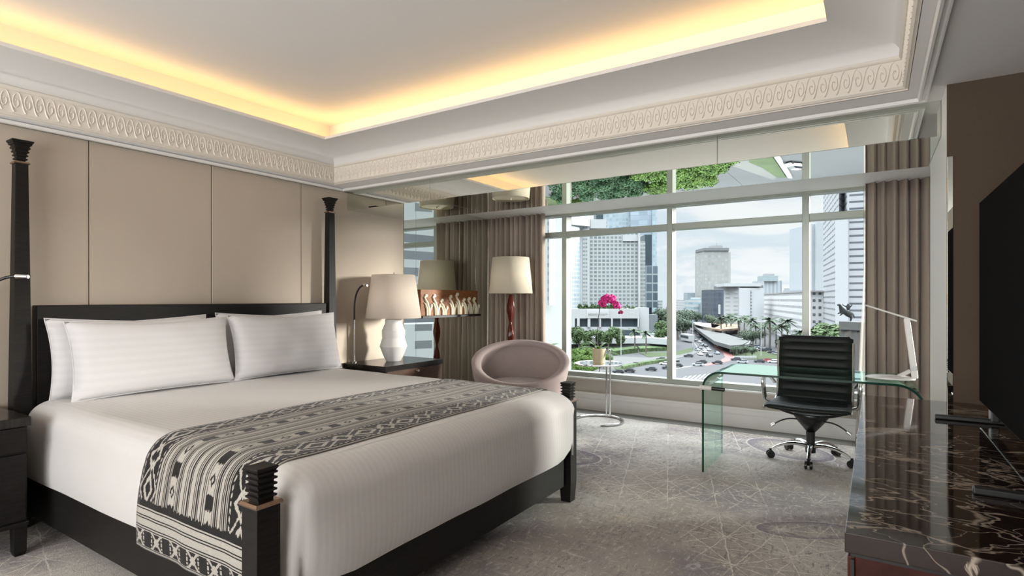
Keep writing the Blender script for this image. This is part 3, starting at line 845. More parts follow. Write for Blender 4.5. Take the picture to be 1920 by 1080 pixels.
for s_ in (1, .92, .8, .68, .55, .42, .3, .18, .08, 0): loops.append([bowl(2 * PI * i / NA, s_, .0, .25) for i in range(NA)])
loops.append([rl(2 * PI * i / NA, .006, .016) for i in range(NA)])
loops.append([rl(2 * PI * i / NA, -.004, .030) for i in range(NA)])
loops.append([rl(2 * PI * i / NA, -.040, .034) for i in range(NA)])
loops.append([rl(2 * PI * i / NA, -.078, .018) for i in range(NA)])
loops.append([rl(2 * PI * i / NA, -.088, -.004) for i in range(NA)])
loops.append([rl(2 * PI * i / NA, -.072, -.026) for i in range(NA)])
for s_ in (.10, .2, .32, .45, .58, .7, .82, .92, 1): loops.append([bowl(2 * PI * i / NA, s_, -.060, .40) for i in range(NA)])
loft(bm, loops); obj('shell', bm, CHAIRF, t, smooth=70, local=True)
bm = nb(); loft(bm, [[(x * 1, y - .10, z) for x, y, z in circ((0, 0), r, 40, z, r * .9)] for r, z in ((.10, .455), (.245, .465), (.275, .49), (.272, .53), (.235, .552), (.10, .560))]); obj('seat_cushion', bm, CHAIRF, t, smooth=60, local=True)
for k in range(4):
    a = PI / 4 + k * PI / 2; bm = nb(); tube(bm, [(.16 * math.cos(a), .16 * math.sin(a), .28), (.27 * math.cos(a), .27 * math.sin(a), 0)], [.014, .011], 10); obj('leg', bm, CHROME, t, smooth=True, local=True)
# ------------------------------------------------------------------ orchid table
TX, TY = -2.452, 5.477
t = thing('side_table', 'round glass topped chrome side table with split ring base', 'side table', (TX, TY, 0))
bm = nb(); pts = [(.25 * math.cos(math.radians(a)), .25 * math.sin(math.radians(a)), .014) for a in range(-62, 205 + 5, 6)]
tube(bm, pts, .0135, 12); obj('base_ring', bm, CHROME, t, smooth=True, local=True)
for dx in (-.020, .022):
    bm = nb(); tube(bm, [(dx, .25, .0135), (dx, .25, .60 if dx < 0 else .70)] + ([(dx + .004, .24, .735), (dx - .01, .23, .745)] if dx > 0 else []), .0105, 12); obj('pole', bm, CHROME, t, smooth=True, local=True)
bm = nb(); tube(bm, [(.255 * math.cos(a * PI / 30), .255 * math.sin(a * PI / 30), .612) for a in range(61)], .007, 8, False); obj('top_rim', bm, CHROME, t, smooth=True, local=True)
bm = nb(); lathe(bm, [(.25, .606), (.25, .616)], n=60); obj('glass_top', bm, m_glass('frosty_table_glass', (.80, .86, .84), 3.0, .10), t, local=True)
bm = nb(); tube(bm, [(.022, .25, .70), (.024, .24, .66), (.03, .236, .62)], .003, 6); obj('chain', bm, STEEL, t, local=True)
# orchid
OX, OY = TX - .0, TY + .02
GRNL = simple('orchid_leaf', (.09, .19, .03), .4, var=.3, vs=20); STEMM = simple('orchid_stem', (.06, .05, .03), .5); PINK = simple('magenta_petal', (.72, .018, .26), .5, var=.35, vs=40); PINKD = simple('dark_orchid_lip', (.30, .01, .09), .5)
t = thing('potted_orchid', 'potted magenta orchid in a cream pot on the glass side table', 'potted plant', (OX + .0, OY - .02, .6175))
bm = nb(); lathe(bm, [(.062, 0), (.065, .004), (.071, .135), (.074, .140), (.074, .158), (.067, .158), (.065, .12)], n=36); obj('pot', bm, POTM, t, smooth=35, local=True)
bm = nb(); lathe(bm, [(.066, .13), (.02, .140)], n=20); obj('soil', bm, STONE, t, local=True)
def leaf(pts, wid, cup=.3):
    bm = nb(); pv = [Vector(p) for p in pts]; n = len(pv); prev = None
    for i, p in enumerate(pv):
        tdir = (pv[min(i + 1, n - 1)] - pv[max(i - 1, 0)]).normalized(); sd = tdir.cross(Vector((0, 0, 1))).normalized()
        w_ = wid * math.sin(PI * min(.97, .12 + .88 * i / (n - 1))) ** .7
        q = [bm.verts.new(p + sd * w_ * k + Vector((0, 0, abs(k) * w_ * cup))) for k in (-1, -.5, 0, .5, 1)]
        if prev:
            for a_, b_, c_, d_ in zip(prev, prev[1:], q[1:], q): bm.faces.new((a_, b_, c_, d_))
        prev = q
    return bm
for ang, L_, rise, wd in ((185, .30, .24, .028), (200, .22, .04, .026), (20, .18, .03, .022), (340, .24, -.05, .02), (60, .13, .09, .02), (140, .16, .10, .024), (270, .10, .05, .02)):
    a = math.radians(ang); e = Vector((math.cos(a), math.sin(a), 0))
    e = Vector((math.cos(a) * CS - 0 * SN, math.cos(a) * SN * 1 + math.sin(a) * .6, 0)).normalized()
    pts = bez((0, 0, .14), tuple(e * L_ * .35 + Vector((0, 0, .16 + rise * .4))), tuple(e * L_ * .75 + Vector((0, 0, .14 + rise))), tuple(e * L_ + Vector((0, 0, .12 + rise * .8))), 9)
    obj('leaf', leaf(pts, wd), GRNL, t, smooth=80, solid=.002, local=True)
def rl_(lat, up, dep=0): return (lat * CS - dep * SN, lat * SN + dep * CS, up)
st = [rl_(0, .12), rl_(.002, .30), rl_(.012, .48), rl_(.03, .60), rl_(.055, .67), rl_(.10, .705), rl_(.15, .70), rl_(.19, .665), rl_(.225, .60), rl_(.24, .555)]
st = [(p[0] - .013, p[1] - .01, p[2]) for p in st]
bm = nb(); tube(bm, st, [.0045] * 5 + [.003] * 5, 8); obj('stem', bm, STEMM, t, smooth=True, local=True)
def flower(c, r, face, label=None, dark=False):
    f = Vector(face).normalized(); up = Vector((0, 0, 1)); sd = f.cross(up).normalized(); up = sd.cross(f)
    c = Vector(c); bm = nb()
    for ang, L_, wd in ((90, 1, .42), (210, .95, .40), (330, .95, .40), (10, 1.05, .62), (170, 1.05, .62)):
        a = math.radians(ang); d_ = sd * math.cos(a) + up * math.sin(a); e_ = d_.cross(f)
        rows = []
        for i in range(6):
            q = i / 5; w_ = r * wd * math.sin(PI * (.10 + .86 * q)) ** .6; ctr = c + d_ * r * L_ * q + f * (.25 * r * q * (1 - q) + r * .06 * (ang in (10, 170)))
            rows.append([bm.verts.new(ctr + e_ * w_ * k - f * abs(k) * r * .12) for k in (-1, -.5, 0, .5, 1)])
        for A_, B_ in zip(rows, rows[1:]):
            for k in range(4): bm.faces.new((A_[k], A_[k + 1], B_[k + 1], B_[k]))
    p = obj('flower', bm, PINKD if dark else PINK, t, smooth=80, solid=.0015, local=True)
    bm = nb(); bmesh.ops.create_uvsphere(bm, u_segments=10, v_segments=8, radius=r * .2, matrix=Matrix.Translation(c + f * r * .18 - up * r * .1) @ Matrix.Diagonal((1, 1, 1.4, 1)))
    obj('flower_lip', bm, PINKD, p, smooth=True, local=True)
vd = Vector((SN, -CS, 0))
for (lat, upz, r, fx_, fz_) in ((.045, .635, .048, -.7, -.1), (.075, .68, .045, -.3, .2), (.115, .665, .055, .1, -.1), (.105, .70, .04, .5, .3), (.155, .685, .048, .3, .2), (.05, .61, .034, -.9, -.4), (.20, .605, .042, .4, -.1), (.185, .63, .036, -.2, .2), (.225, .60, .036, .6, .0), (.242, .535, .030, .3, -.5)):
    p = rl_(lat - .014, upz - .0, -.02 + .01 * math.sin(lat * 90)); ff = vd + Vector((CS, SN, 0)) * fx_ + Vector((0, 0, fz_))
    flower(p, r, ff, dark=upz < .56)
bm = nb(); tube(bm, [rl_(.012 + .001 * k, .62 + .01 * k, 0) for k in range(3)], [.007, .010, .004], 8); obj('bud', bm, PINKD, t, smooth=True, local=True)
# ------------------------------------------------------------------ glass desk
DK0, DK1, DY_0, DY_1, DT = -1.088, .272, 4.30, 4.92, .76
t = thing('glass_desk', 'bent clear green edged glass desk with waterfall ends', 'desk', ((DK0 + DK1) / 2, 4.61, 0))
path = [(DK0, 0), (DK0, DT - .13)]
path += [(DK0 + .13 - .13 * math.cos(a * PI / 20), DT - .13 + .13 * math.sin(a * PI / 20)) for a in range(1, 11)]
path += [(DK1 - .16 + .16 * math.sin(a * PI / 20), DT - .16 + .16 * math.cos(a * PI / 20)) for a in range(0, 11)]
path += [(DK1, 0)]
def offs(path, d):
    o = []
    for i, p in enumerate(path):
        a = path[max(i - 1, 0)]; b = path[min(i + 1, len(path) - 1)]
        tx, tz = b[0] - a[0], b[1] - a[1]; L_ = math.hypot(tx, tz); o.append((p[0] + tz / L_ * d, p[1] - tx / L_ * d))
    return o
pin = offs(path, .015)
bm = nb()
for (pth) in (path, pin):
    for (a, b) in zip(pth, pth[1:]):
        f = bm.faces.new([bm.verts.new((q[0], y, q[1])) for q, y in ((a, DY_0), (b, DY_0), (b, DY_1), (a, DY_1))]); f.material_index = 0
for y in (DY_0, DY_1):
    for a, b, c, d in zip(path, path[1:], pin[1:], pin):
        f = bm.faces.new([bm.verts.new((q[0], y, q[1])) for q in (a, b, c, d)]); f.material_index = 1
bmesh.ops.remove_doubles(bm, verts=bm.verts[:], dist=.0003)
obj('glass_sheet', bm, [DGLASS, GEDGE], t)
cl = thing('edge_clip', 'small white and black bar clipped to the left end of the glass desk', 'clip', (DK0, 4.30, .63))
bm = nb(); tube(bm, [(DK0 - .012, 4.285, .637), (DK0 + .075, 4.285, .635)], .017, 12); obj('white_end', bm, LAMPW, cl, smooth=True)
bm = nb(); tube(bm, [(DK0 + .075, 4.285, .635), (DK0 + .165, 4.285, .633)], .015, 12); obj('black_end', bm, BLKP, cl, smooth=True)
# ------------------------------------------------------------------ office chair
t = thing('office_chair', 'black ribbed leather office chair with chrome arms behind the glass desk', 'office chair', (-.435, 5.107, 0), -.03)
side = bez((0, -.285, .425), (0, -.27, .455), (0, -.20, .452), (0, -.10, .440), 8) + bez((0, -.10, .440), (0, .02, .428), (0, .10, .425), (0, .17, .455), 8)[1:] + bez((0, .17, .455), (0, .23, .49), (0, .235, .58), (0, .245, .70), 8)[1:] + bez((0, .245, .70), (0, .255, .80), (0, .275, .90), (0, .30, .985), 8)[1:]
# resample
def resample(p, n):
    p = [Vector(q) for q in p]; L_ = [0]
    for a, b in zip(p, p[1:]): L_.append(L_[-1] + (b - a).length)
    o = []
    for i in range(n + 1):
        s_ = L_[-1] * i / n; k = 0
        while k < len(p) - 2 and L_[k + 1] < s_: k += 1
        o.append(p[k].lerp(p[k + 1], (s_ - L_[k]) / max(1e-9, L_[k + 1] - L_[k])))
    return o, L_[-1]
sp, sl = resample(side, 150)
def seatsurf(sgn):
    def f(a, b):
        i = a * 150; k = min(149, int(i)); p = sp[k].lerp(sp[k + 1], i - k); tn = (sp[k + 1] - sp[k]).normalized(); nr = Vector((0, -tn.z, tn.y))
        rib = abs(math.sin(PI * a * 15)) ** .45; wd = .30 - .02 * min(1, max(0, (a - .3) * 3)) - .010 * (1 - rib) - (.02 if a > .985 or a < .012 else 0)
        u = (b * 2 - 1); ed = (1 - abs(u) ** 8)
        th = (.011 + .010 * rib) * (ed ** .5 if ed > 0 else 0)
        if a < .002 or a > .998: th = .0
        return Vector((u * wd, 0, 0)) + p + nr * th * sgn + Vector((0, 0, .012 * (abs(u) ** 2) * (1 if a < .4 else 0)))
    return f
bm = nb(); grid(bm, seatsurf(1), 150, 20); grid(bm, seatsurf(-1), 150, 20); bmesh.ops.remove_doubles(bm, verts=bm.verts[:], dist=.0008)
obj('seat_and_back', bm, LEATH, t, smooth=75, local=True)
for s_ in (-1, 1):
    bm = nb(); tube(bm, [Vector((s_ * (.30 - (.02 if i > 50 else .0004 * i)), 0, 0)) + sp[i] for i in range(2, 149, 7)], .010, 8); obj('side_rail', bm, STEEL, t, smooth=True, local=True)
    bm = nb()
    arm = [(s_ * .300, -.02, .44), (s_ * .335, -.04, .46), (s_ * .345, -.06, .60), (s_ * .345, -.05, .655), (s_ * .345, .02, .668), (s_ * .345, .16, .665), (s_ * .335, .215, .62), (s_ * .30, .235, .57)]
    tube(bm, resample(arm, 24)[0], .014, 10, flat=(1.0, 1.3)); a_ = obj('armrest', bm, CHROME, t, smooth=True, local=True)
    bm = nb(); tube(bm, [(s_ * .345, -.045, .677), (s_ * .345, .16, .680)], .018, 10); obj('arm_pad', bm, LEATH, a_, smooth=True, local=True)
bm = nb(); tube(bm, bez((-.27, -.04, .425), (-.18, -.04, .33), (.18, -.04, .33), (.27, -.04, .425), 16), .010, 8); tube(bm, bez((-.27, .10, .425), (-.18, .10, .35), (.18, .10, .35), (.27, .10, .425), 16), .010, 8); obj('under_frame', bm, BLKM, t, smooth=True, local=True)
bm = nb(); loft(bm, [[(x * 1.0, y * .7 + .03, z) for x, y, z in circ((0, 0), r, 20, z)] for r, z in ((.028, .215), (.05, .24), (.10, .30), (.13, .345), (.125, .36))]); obj('tilt_mechanism', bm, BLKP, t, smooth=40, local=True)
for s_ in (-1, 1):
    bm = nb(); tube(bm, bez((s_ * .08, .0, .315), (s_ * .15, -.02, .325), (s_ * .20, -.03, .315), (s_ * .265, -.05, .262), 8), .006, 8)
    lv = obj('lever', bm, BLKM, t, smooth=True, local=True)
    bm = nb(); tube(bm, [(s_ * .258, -.048, .268), (s_ * .282, -.054, .250)], [.014, .014], 12); obj('knob', bm, CHROME, lv, smooth=True, local=True)
bm = nb(); lathe(bm, [(.033, .12), (.033, .225)], n=20); lathe(bm, [(.038, .06), (.040, .125), (.033, .135)], n=20); obj('gas_column', bm, BLKP, t, smooth=30, local=True)
for k in range(5):
    a = math.radians(-86 + 72 * k); e = Vector((math.cos(a), math.sin(a), 0))
    bm = nb(); pts = [e * r + Vector((0, 0, z)) for r, z in ((.02, .108), (.06, .122), (.12, .128), (.19, .118), (.25, .098), (.285, .072))]
    tube(bm, resample(pts, 14)[0], [.022] * 4 + [.019] * 5 + [.015] * 6, 10, flat=(1, .75)); lg = obj('base_arm', bm, CHROME, t, smooth=True, local=True)
    sd = Vector((-e.y, e.x, 0)); c = e * .30 + Vector((0, 0, .030)); bm = nb()
    for q in (-1, 1):
        p0 = c + sd * q * .008; p1 = c + sd * q * .028
        tube(bm, [p0, p0.lerp(p1, .2), p0.lerp(p1, .8), p1], [.026, .030, .030, .026], 18)
    tube(bm, [c + Vector((0, 0, .0)), c + Vector((0, 0, .045))], [.012, .010], 8); obj('caster', bm, BLKP, lg, smooth=35, local=True)
# ------------------------------------------------------------------ white desk lamp
LX, LY = .085, 4.47
t = thing('desk_lamp', 'white folding desk lamp standing on the glass desk', 'lamp', (LX, LY, DT + .008))
bm = nb(); loft(bm, [[(x, y, z) for x, y, z in circ((0, 0), r, 40, z, r * .62)] for r, z in ((.12, 0), (.14, .006), (.138, .014), (.11, .022), (.05, .026))]); obj('base', bm, LAMPW, t, smooth=35, local=True)
bm = nb(); tube(bm, [(.045, 0, .02), (.11, 0, .062)], .016, 10, flat=(1.2, .8)); obj('lower_hinge', bm, LAMPW, t, smooth=True, local=True)
bm = nb(); box(bm, -.018, .018, -.013, .013, 0, .385, M=Matrix.Translation((.135, 0, .012)) @ Matrix.Rotation(-.115, 4, 'Y')); c_ = obj('column', bm, LAMPW, t, local=True, bevel=.008)
bm = nb(); box(bm, -.0185, .0185, -.0145, .0145, .055, .085, M=Matrix.Translation((.135, 0, .012)) @ Matrix.Rotation(-.115, 4, 'Y')); obj('touch_panel', bm, STEEL, c_, local=True)
bm = nb(); tube(bm, [(.092, -.022, .392), (.092, .022, .392)], .018, 16); obj('hinge', bm, LAMPW, t, smooth=30, local=True)
bm = nb(); box(bm, -.245, .055, -.024, .024, -.0055, .0055, M=Matrix.Translation((.092, 0, .405)) @ Matrix.Rotation(.345, 4, 'Y')); obj('lamp_head', bm, LAMPW, t, local=True, bevel=.005)
# ------------------------------------------------------------------ console, tv
CX0, CX1, CY0, CY1, CZ = -.0525, .70, 1.355, 3.335, .814
t = thing('console', 'long dark console with brown veined marble top and mahogany body', 'console', ((CX0 + CX1) / 2, (CY0 + CY1) / 2, 0))
bm = nb(); box(bm, CX0, CX1, CY0, CY1, CZ - .042, CZ); obj('marble_top', bm, MARB, t, bevel=.002)
bm = nb(); box(bm, CX0 + .010, CX1 - .005, CY0 + .012, CY1 - .01, CZ - .052, CZ - .042); obj('metal_strip', bm, BLKM, t)
bm = nb(); box(bm, CX0 + .018, CX1 - .01, CY0 + .02, CY1 - .02, .10, CZ - .052); obj('body', bm, CONW, t, bevel=.002)
bm = nb(); box(bm, CX0 + .06, CX1 - .03, CY0 + .06, CY1 - .06, .0, .10); obj('plinth', bm, BLKM, t)
for k in range(3):
    y0 = CY0 + .03 + k * .648; bm = nb(); box(bm, CX0 + .004, CX0 + .018, y0, y0 + .635, .115, CZ - .06)
    d = obj('door', bm, CONW, t, bevel=.002)
    if k:
        yy = (2.62, 3.02)[k - 1]; z_ = (.46, .62)[k - 1]
        bm = nb(); tube(bm, [(CX0 + .004, yy, z_), (CX0 - .018, yy, z_), (CX0 - .022, yy, z_)], [.05, .055, .045], 28); p = obj('round_pull', bm, BLKP, d, smooth=40)
        bm = nb(); tube(bm, [(CX0 - .015, yy + .055 * math.cos(a * PI / 16), z_ + .055 * math.sin(a * PI / 16)) for a in range(33)], .004, 6, False); obj('pull_rim', bm, CHROME, p, smooth=True)
bm = nb(); box(bm, CX0 + .01, CX0 + .016, CY0 + .015, CY0 + .02, .1, CZ - .06)
obj('corner_trim', bm, BLKM, t)
t = thing('television', 'large flat black television on two bar feet on the marble console', 'television', (.38, 2.32, CZ))
TV0, TV1, TX_ = 1.60, 3.055, .372
bm = nb(); box(bm, TX_, TX_ + .035, TV0, TV1, .868, 1.706); b_ = obj('body', bm, STEEL, t, bevel=.003)
SCR = Mat('tv_screen'); SCR.set((.0135, .0135, .014), .6, spec=.0, IOR=1.01); SCR = SCR.m
bm = nb(); box(bm, TX_ - .002, TX_, TV0 + .004, TV1 - .006, .873, 1.702); obj('screen', bm, SCR, t)
for yy in (1.80, 2.84):
    bm = nb(); box(bm, .205, .56, yy - .014, yy + .014, CZ + .001, CZ + .018); box(bm, TX_ + .004, TX_ + .03, yy - .03, yy + .03, CZ + .01, .88); obj('foot', bm, BLKM, t, bevel=.004)
# ------------------------------------------------------------------ curtains
def curtain(x0, x1, yb, label, seed, n, zt=2.322):
    rnd = random.Random(seed); ph = [rnd.uniform(-.25, .25) for _ in range(n + 2)]; am = [rnd.uniform(.028, .055) for _ in range(n + 2)]
    N = n * 12
    def f(a, b):
        s_ = a * n; k = int(min(s_, n - 1e-4)); r = s_ - k
        A_ = am[k] * (1 - r) + am[k + 1] * r; P_ = ph[k] * (1 - r) + ph[k + 1] * r
        z = zt * (1 - b) + .012 * b
        lo = b ** 1.3
        y = yb + A_ * math.sin(2 * PI * (s_ + P_ * lo)) + .012 * math.sin(4 * PI * s_ + P_ * 9) 
        y += .010 * math.sin(s_ * 1.7 + b * 2.1)
        x = x0 + (x1 - x0) * a + .016 * math.cos(2 * PI * (s_ + P_)) * (0.4 + .6 * lo) + .012 * lo * math.sin(s_ * 2.3 + seed)
        return (x, y, z)
    bm = nb(); grid(bm, f, N, 14)
    o = obj('curtain', bm, CURT, smooth=True, solid=.003, fix=False); return tag(o, label, 'curtain')
curtain(-4.163, -3.335, 5.87, 'long taupe pleated curtain at the left end of the window', 3, 11)
curtain(-.075, 1.55, 5.87, 'long taupe pleated curtain at the right end of the window', 11, 21)
SHR = m_glass('sheer_voile', (.62, .60, .56), .0, .0)
def m_sheer():
    M = Mat('sheer_curtain_voile'); M.n.remove(M.b)
    t_ = M.n.new('ShaderNodeBsdfTransparent'); d_ = M.n.new('ShaderNodeBsdfTranslucent'); e_ = M.n.new('ShaderNodeBsdfDiffuse')
    d_.inputs[0].default_value = (.75, .7, .62, 1); e_.inputs[0].default_value = (.6, .56, .5, 1)
    a_ = M.n.new('ShaderNodeMixShader'); a_.inputs[0].default_value = .5; b_ = M.n.new('ShaderNodeMixShader'); b_.inputs[0].default_value = .55
    M.nt.links.new(d_.outputs[0], a_.inputs[1]); M.nt.links.new(e_.outputs[0], a_.inputs[2]); M.nt.links.new(t_.outputs[0], b_.inputs[1]); M.nt.links.new(a_.outputs[0], b_.inputs[2]); M.nt.links.new(b_.outputs[0], M.out.inputs[0]); return M.m
bm = nb(); grid(bm, lambda a, b: (-.085 - .10 * max(0, b - .35) * (1 - a) + .07 * a, 5.955 + .012 * math.sin(a * 16), 2.32 * (1 - b) + .02 * b), 24, 12)
tag(obj('sheer_curtain', bm, m_sheer(), smooth=True, fix=False), 'narrow pale sheer curtain peeking out left of the right curtain', 'curtain')
# glowing ceiling discs added out of view as fill, shaped like downlights
FILLM = emis('downlight_lens', (1, .90, .78), 12)
for i, (x, y, q) in enumerate(((.42, .9, 'near the television'), (-3.0, -2.0, 'over the left back corner'), (-1.9, -2.0, 'over the middle of the back'), (-.8, -2.0, 'over the entrance side'), (.42, -.6, 'beside the camera'))):
    t = thing('ceiling_downlight', 'round recessed ceiling downlight ' + q, 'ceiling light', (x, y, ZC))
    bm = nb(); lathe(bm, [(.05, 0), (.055, -.004), (.040, -.005), (.038, 0)], n=24, caps=False); obj('ring', bm, WPAINT, t, smooth=30, local=True)
    bm = nb(); lathe(bm, [(.0382, -.001), (.036, -.002)], n=24); obj('lens', bm, FILLM, t, local=True)
# ================================================================== the city outside
GZ = -17.0
def m_facade(name, wall, glass, px_, pz_, fx, fz, rough=.5, vlines=None, jit=.25, ou=0, ov=0, spec=.4):
    """window grid from uv in metres"""
    wall = tuple(q * .56 for q in wall); glass = tuple(q * .8 for q in glass)
    M = Mat(name); u, v, _ = M.sep(M.co('UV'))
    if px_: wx = (((u + ou) / px_).frac() - .5).abs().lt(fx / 2)
    else: wx = None
    wz = (((v + ov) / pz_).frac() - .5).abs().lt(fz / 2)
    f = wz if wx is None else wx * wz
    cell = M.comb(((u + ou) / (px_ or 5)).floor(), ((v + ov) / pz_).floor())
    w_ = M.n.new('ShaderNodeTexWhiteNoise'); M.lk(cell, w_.inputs['Vector']); r = V(M.nt, w_.outputs['Value'])
    gcol = M.mix(r * jit * 2, tuple(c * (1 - jit) for c in glass), tuple(min(1, c * (1 + jit * 1.6)) for c in glass))
    wcol = M.mix(M.noise(M.co('UV'), .15, 3), tuple(c * .93 for c in wall), wall)
    if vlines:
        per, wd, col = vlines; wcol = M.mix(((u / per).frac() - .5).abs().lt(wd / 2), wcol, col)
    M.set(M.mix(f, wcol, gcol), rough, spec=spec); return M.m
def flatc(name, c, var=.06, vs=.3): return simple(name, tuple(q * .56 for q in c), .7, var=var, vs=vs)
def prismb(bm, poly, z0, z1, mi=0, sides=None):
    L = bm.loops.layers.uv.verify(); n = len(poly)
    lo = [bm.verts.new((p[0], p[1], z0)) for p in poly]; hi = [bm.verts.new((p[0], p[1], z1)) for p in poly]; s_ = 0
    for i in range(n):
        j = (i + 1) % n; d = math.hypot(poly[j][0] - poly[i][0], poly[j][1] - poly[i][1])
        f = bm.faces.new((lo[i], lo[j], hi[j], hi[i])); f.material_index = sides[i] if sides else mi
        for l, uv in zip(f.loops, ((s_, z0 - GZ), (s_ + d, z0 - GZ), (s_ + d, z1 - GZ), (s_, z1 - GZ))): l[L].uv = uv
        s_ += d
    for r in (lo[::-1], hi):
        f = bm.faces.new(r); f.material_index = mi
        for l in f.loops: l[L].uv = (.01, .01)
def quadp(pa, pb, depth):
    """footprint from front edge pa->pb extruded away from the viewer"""
    a = Vector((pa[0], pa[1])); b = Vector((pb[0], pb[1])); t_ = (b - a).normalized(); n_ = Vector((-t_.y, t_.x))
    if n_.dot(a) < 0: n_ = -n_
    return [a, b, b + n_ * depth, a + n_ * depth]
def D(px, d): p = dp(px, d); return (p.x, p.y)
def building(name, label, parts, cat='building', group=None):
    """parts: (part name, polygon, z0, z1, material)"""
    P0 = parts[0][1][0]
    t = thing(name, label, cat, (P0[0], P0[1], GZ), group=group)
    for nm, poly, z0, z1, m in parts:
        bm = nb(); prismb(bm, poly, z0, z1); obj(nm, bm, m, t)
    return t
WH = flatc('white_render', (.66, .68, .69)); GR = flatc('grey_concrete', (.42, .43, .43)); DG = simple('dark_glass', (.035, .05, .06), .15, var=.2, vs=.2)
F_GRID = m_facade('hotel_grid_facade', (.60, .63, .63), (.20, .23, .24), 1.83, 1.72, .66, .60)
F_SL = m_facade('slanted_blue_facade', (.60, .65, .67), (.25, .37, .45), 1.0, 1.9, .6, .62)
F_SL2 = m_facade('slim_window_facade', (.60, .62, .62), (.22, .26, .28), 1.1, 1.75, .75, .45)
F_G4 = m_facade('pale_blue_grid', (.55, .62, .66), (.34, .44, .50), 1.9, 2.2, .78, .74)
F_BL = m_facade('blue_glass_bands', (.42, .50, .57), (.36, .44, .51), None, 2.8, 1, .86)
F_DK = m_facade('dark_glass_grid', (.50, .57, .60), (.10, .14, .17), 3.2, 4.3, .84, .85)
F_STR = m_facade('grey_strip_windows', (.60, .62, .60), (.27, .31, .31), 1.4, 1.72, .86, .55)
def P(a, da, b, db, dep): return quadp(D(a, da), D(b, db), dep)
# hotel opposite
sg = []
hotel = building('hotel_tower', 'white gridded hotel tower beyond the orchid', [
    ('main_tower', P(1105, 250, 1198, 250, 20), GZ, zz(436, 250), F_GRID),
    ('corner_pier', P(1197, 248.5, 1200.5, 248.5, 8), GZ, zz(436, 248.5), WH),
    ('step_tower', P(1105, 251, 1138, 251, 20), GZ, zz(412, 251), F_GRID),
    ('pier', P(1087, 249, 1105.3, 249, 16), GZ, zz(395, 249), WH),
    ('pier_windows', P(1092.5, 248.6, 1101, 248.6, .6), GZ + 16, zz(424, 248.6), F_SL2),
    ('upper_block', P(1064, 243, 1088, 248.8, 14), GZ, zz(388, 240), F_SL),
    ('roof_crown', P(1107, 249.6, 1137, 249.6, 4), zz(428, 249.6), zz(411, 249.6), WH),
    ('roof_crown', P(1168, 249.4, 1198, 249.4, 4), zz(452, 249.4), zz(440, 249.4), WH),
    ('top_slab', P(1072, 243, 1106, 248.4, 10), zz(424, 248), zz(393, 248), WH),
    ('roof_core', P(1118, 256, 1131, 256, 8), zz(415, 256), zz(388, 256), DG),
    ('east_wing', P(1200, 252, 1210, 252, 18), GZ, zz(452, 252), F_STR),
])
building('glass_tower', 'tall pale blue glass tower rising behind the hotel', [
    ('tower', P(1136, 330, 1182, 330, 30), GZ, zz(345, 330), F_G4), ('blue_slab', P(1182, 328, 1223, 328, 30), GZ, zz(340, 328), F_BL), ('edge_slab', P(1223, 327, 1231.5, 327, 30), GZ, zz(338, 327), F_G4)])
building('office_tower', 'narrow dark glass office tower at the right side of the hotel', [
    ('tower', P(1209, 275, 1222, 275, 20), GZ + 8, zz(440, 275), DG), ('lower_tower', P(1211, 271, 1233, 271, 20), GZ + 14, zz(498, 271), F_DK), ('base', P(1214, 268, 1233, 268, 20), GZ, zz(590, 268), flatc('slate_cladding', (.34, .38, .41)))])
building('slim_tower', 'slim distant building with balconies right of the dark glass tower', [('tower', P(1233, 330, 1242, 330, 12), GZ, zz(563, 330), F_SL2)])
FIN = m_facade('vertical_fin_panels', (.66, .67, .66), (.66, .67, .66), None, 50, 1, .1, vlines=(1.35, .16, (.38, .38, .38)))
pod = building('hotel_podium', 'white hotel podium with finned sign band and dark windows', [
    ('fin_band', P(1068, 229, 1199.5, 229, 11), zz(597, 229), zz(579, 229), FIN),
    ('window_band', P(1068, 230.5, 1199.5, 230.5, 9), zz(613, 230), zz(597, 230), DG),
    ('lower_wall', P(1068, 229.6, 1199.5, 229.6, 10), GZ, zz(613, 229.6), WH),
    ('side_wall', P(1199.8, 231, 1217, 231, 10), GZ, zz(577, 231), WH),
    ('sign_board', P(1100, 228.7, 1142, 228.7, .6), zz(596.5, 228.7), zz(580, 228.7), flatc('sign_white', (.72, .72, .71))),
])
for px in (1068, 1073, 1082, 1102, 1124, 1146, 1196):
    bm = nb(); prismb(bm, P(px, 228.9, px + (5 if px < 1110 else 3), 228.9, 1.4), zz(613.5, 229), zz(597, 229)); obj('column', bm, WH, pod)
def text3d(s, loc, size, m, parent, yaw, ext=.06):
    c = bpy.data.curves.new('lettering', 'FONT'); c.body = s; c.size = size; c.extrude = ext; c.align_x = 'CENTER'; c.align_y = 'CENTER'
    o = bpy.data.objects.new('lettering', c); C.objects.link(o)
    dg = bpy.context.evaluated_depsgraph_get(); me = bpy.data.meshes.new_from_object(o.evaluated_get(dg)); C.objects.unlink(o); bpy.data.objects.remove(o)
    q = bpy.data.objects.new('lettering', me); C.objects.link(q); me.materials.append(m)
    q.parent = parent; q.matrix_parent_inverse = Matrix.Translation(-parent.location)
    q.location = loc; q.rotation_euler = (PI / 2, 0, yaw); return q
L_ = dp(1121, 228.3, zz(589, 228.3)); text3d('GRAND HYATT', L_, 1.15, flatc('sign_grey', (.36, .36, .36)), pod, YAW)
# left slab building
building('slab_building', 'white slab building with one window strip left of the first mullion', [
    ('body', P(1008, 118, 1058, 122, 20), GZ, zz(386, 120), flatc('pale_slab', (.42, .49, .49))), ('window_strip', P(1030, 117.6, 1041, 118.6, .6), zz(572, 118), zz(398, 118), F_SL2), ('roof_lip', P(1006, 117.5, 1054, 117.5, 4), zz(388, 118), zz(384.5, 118), WH)])
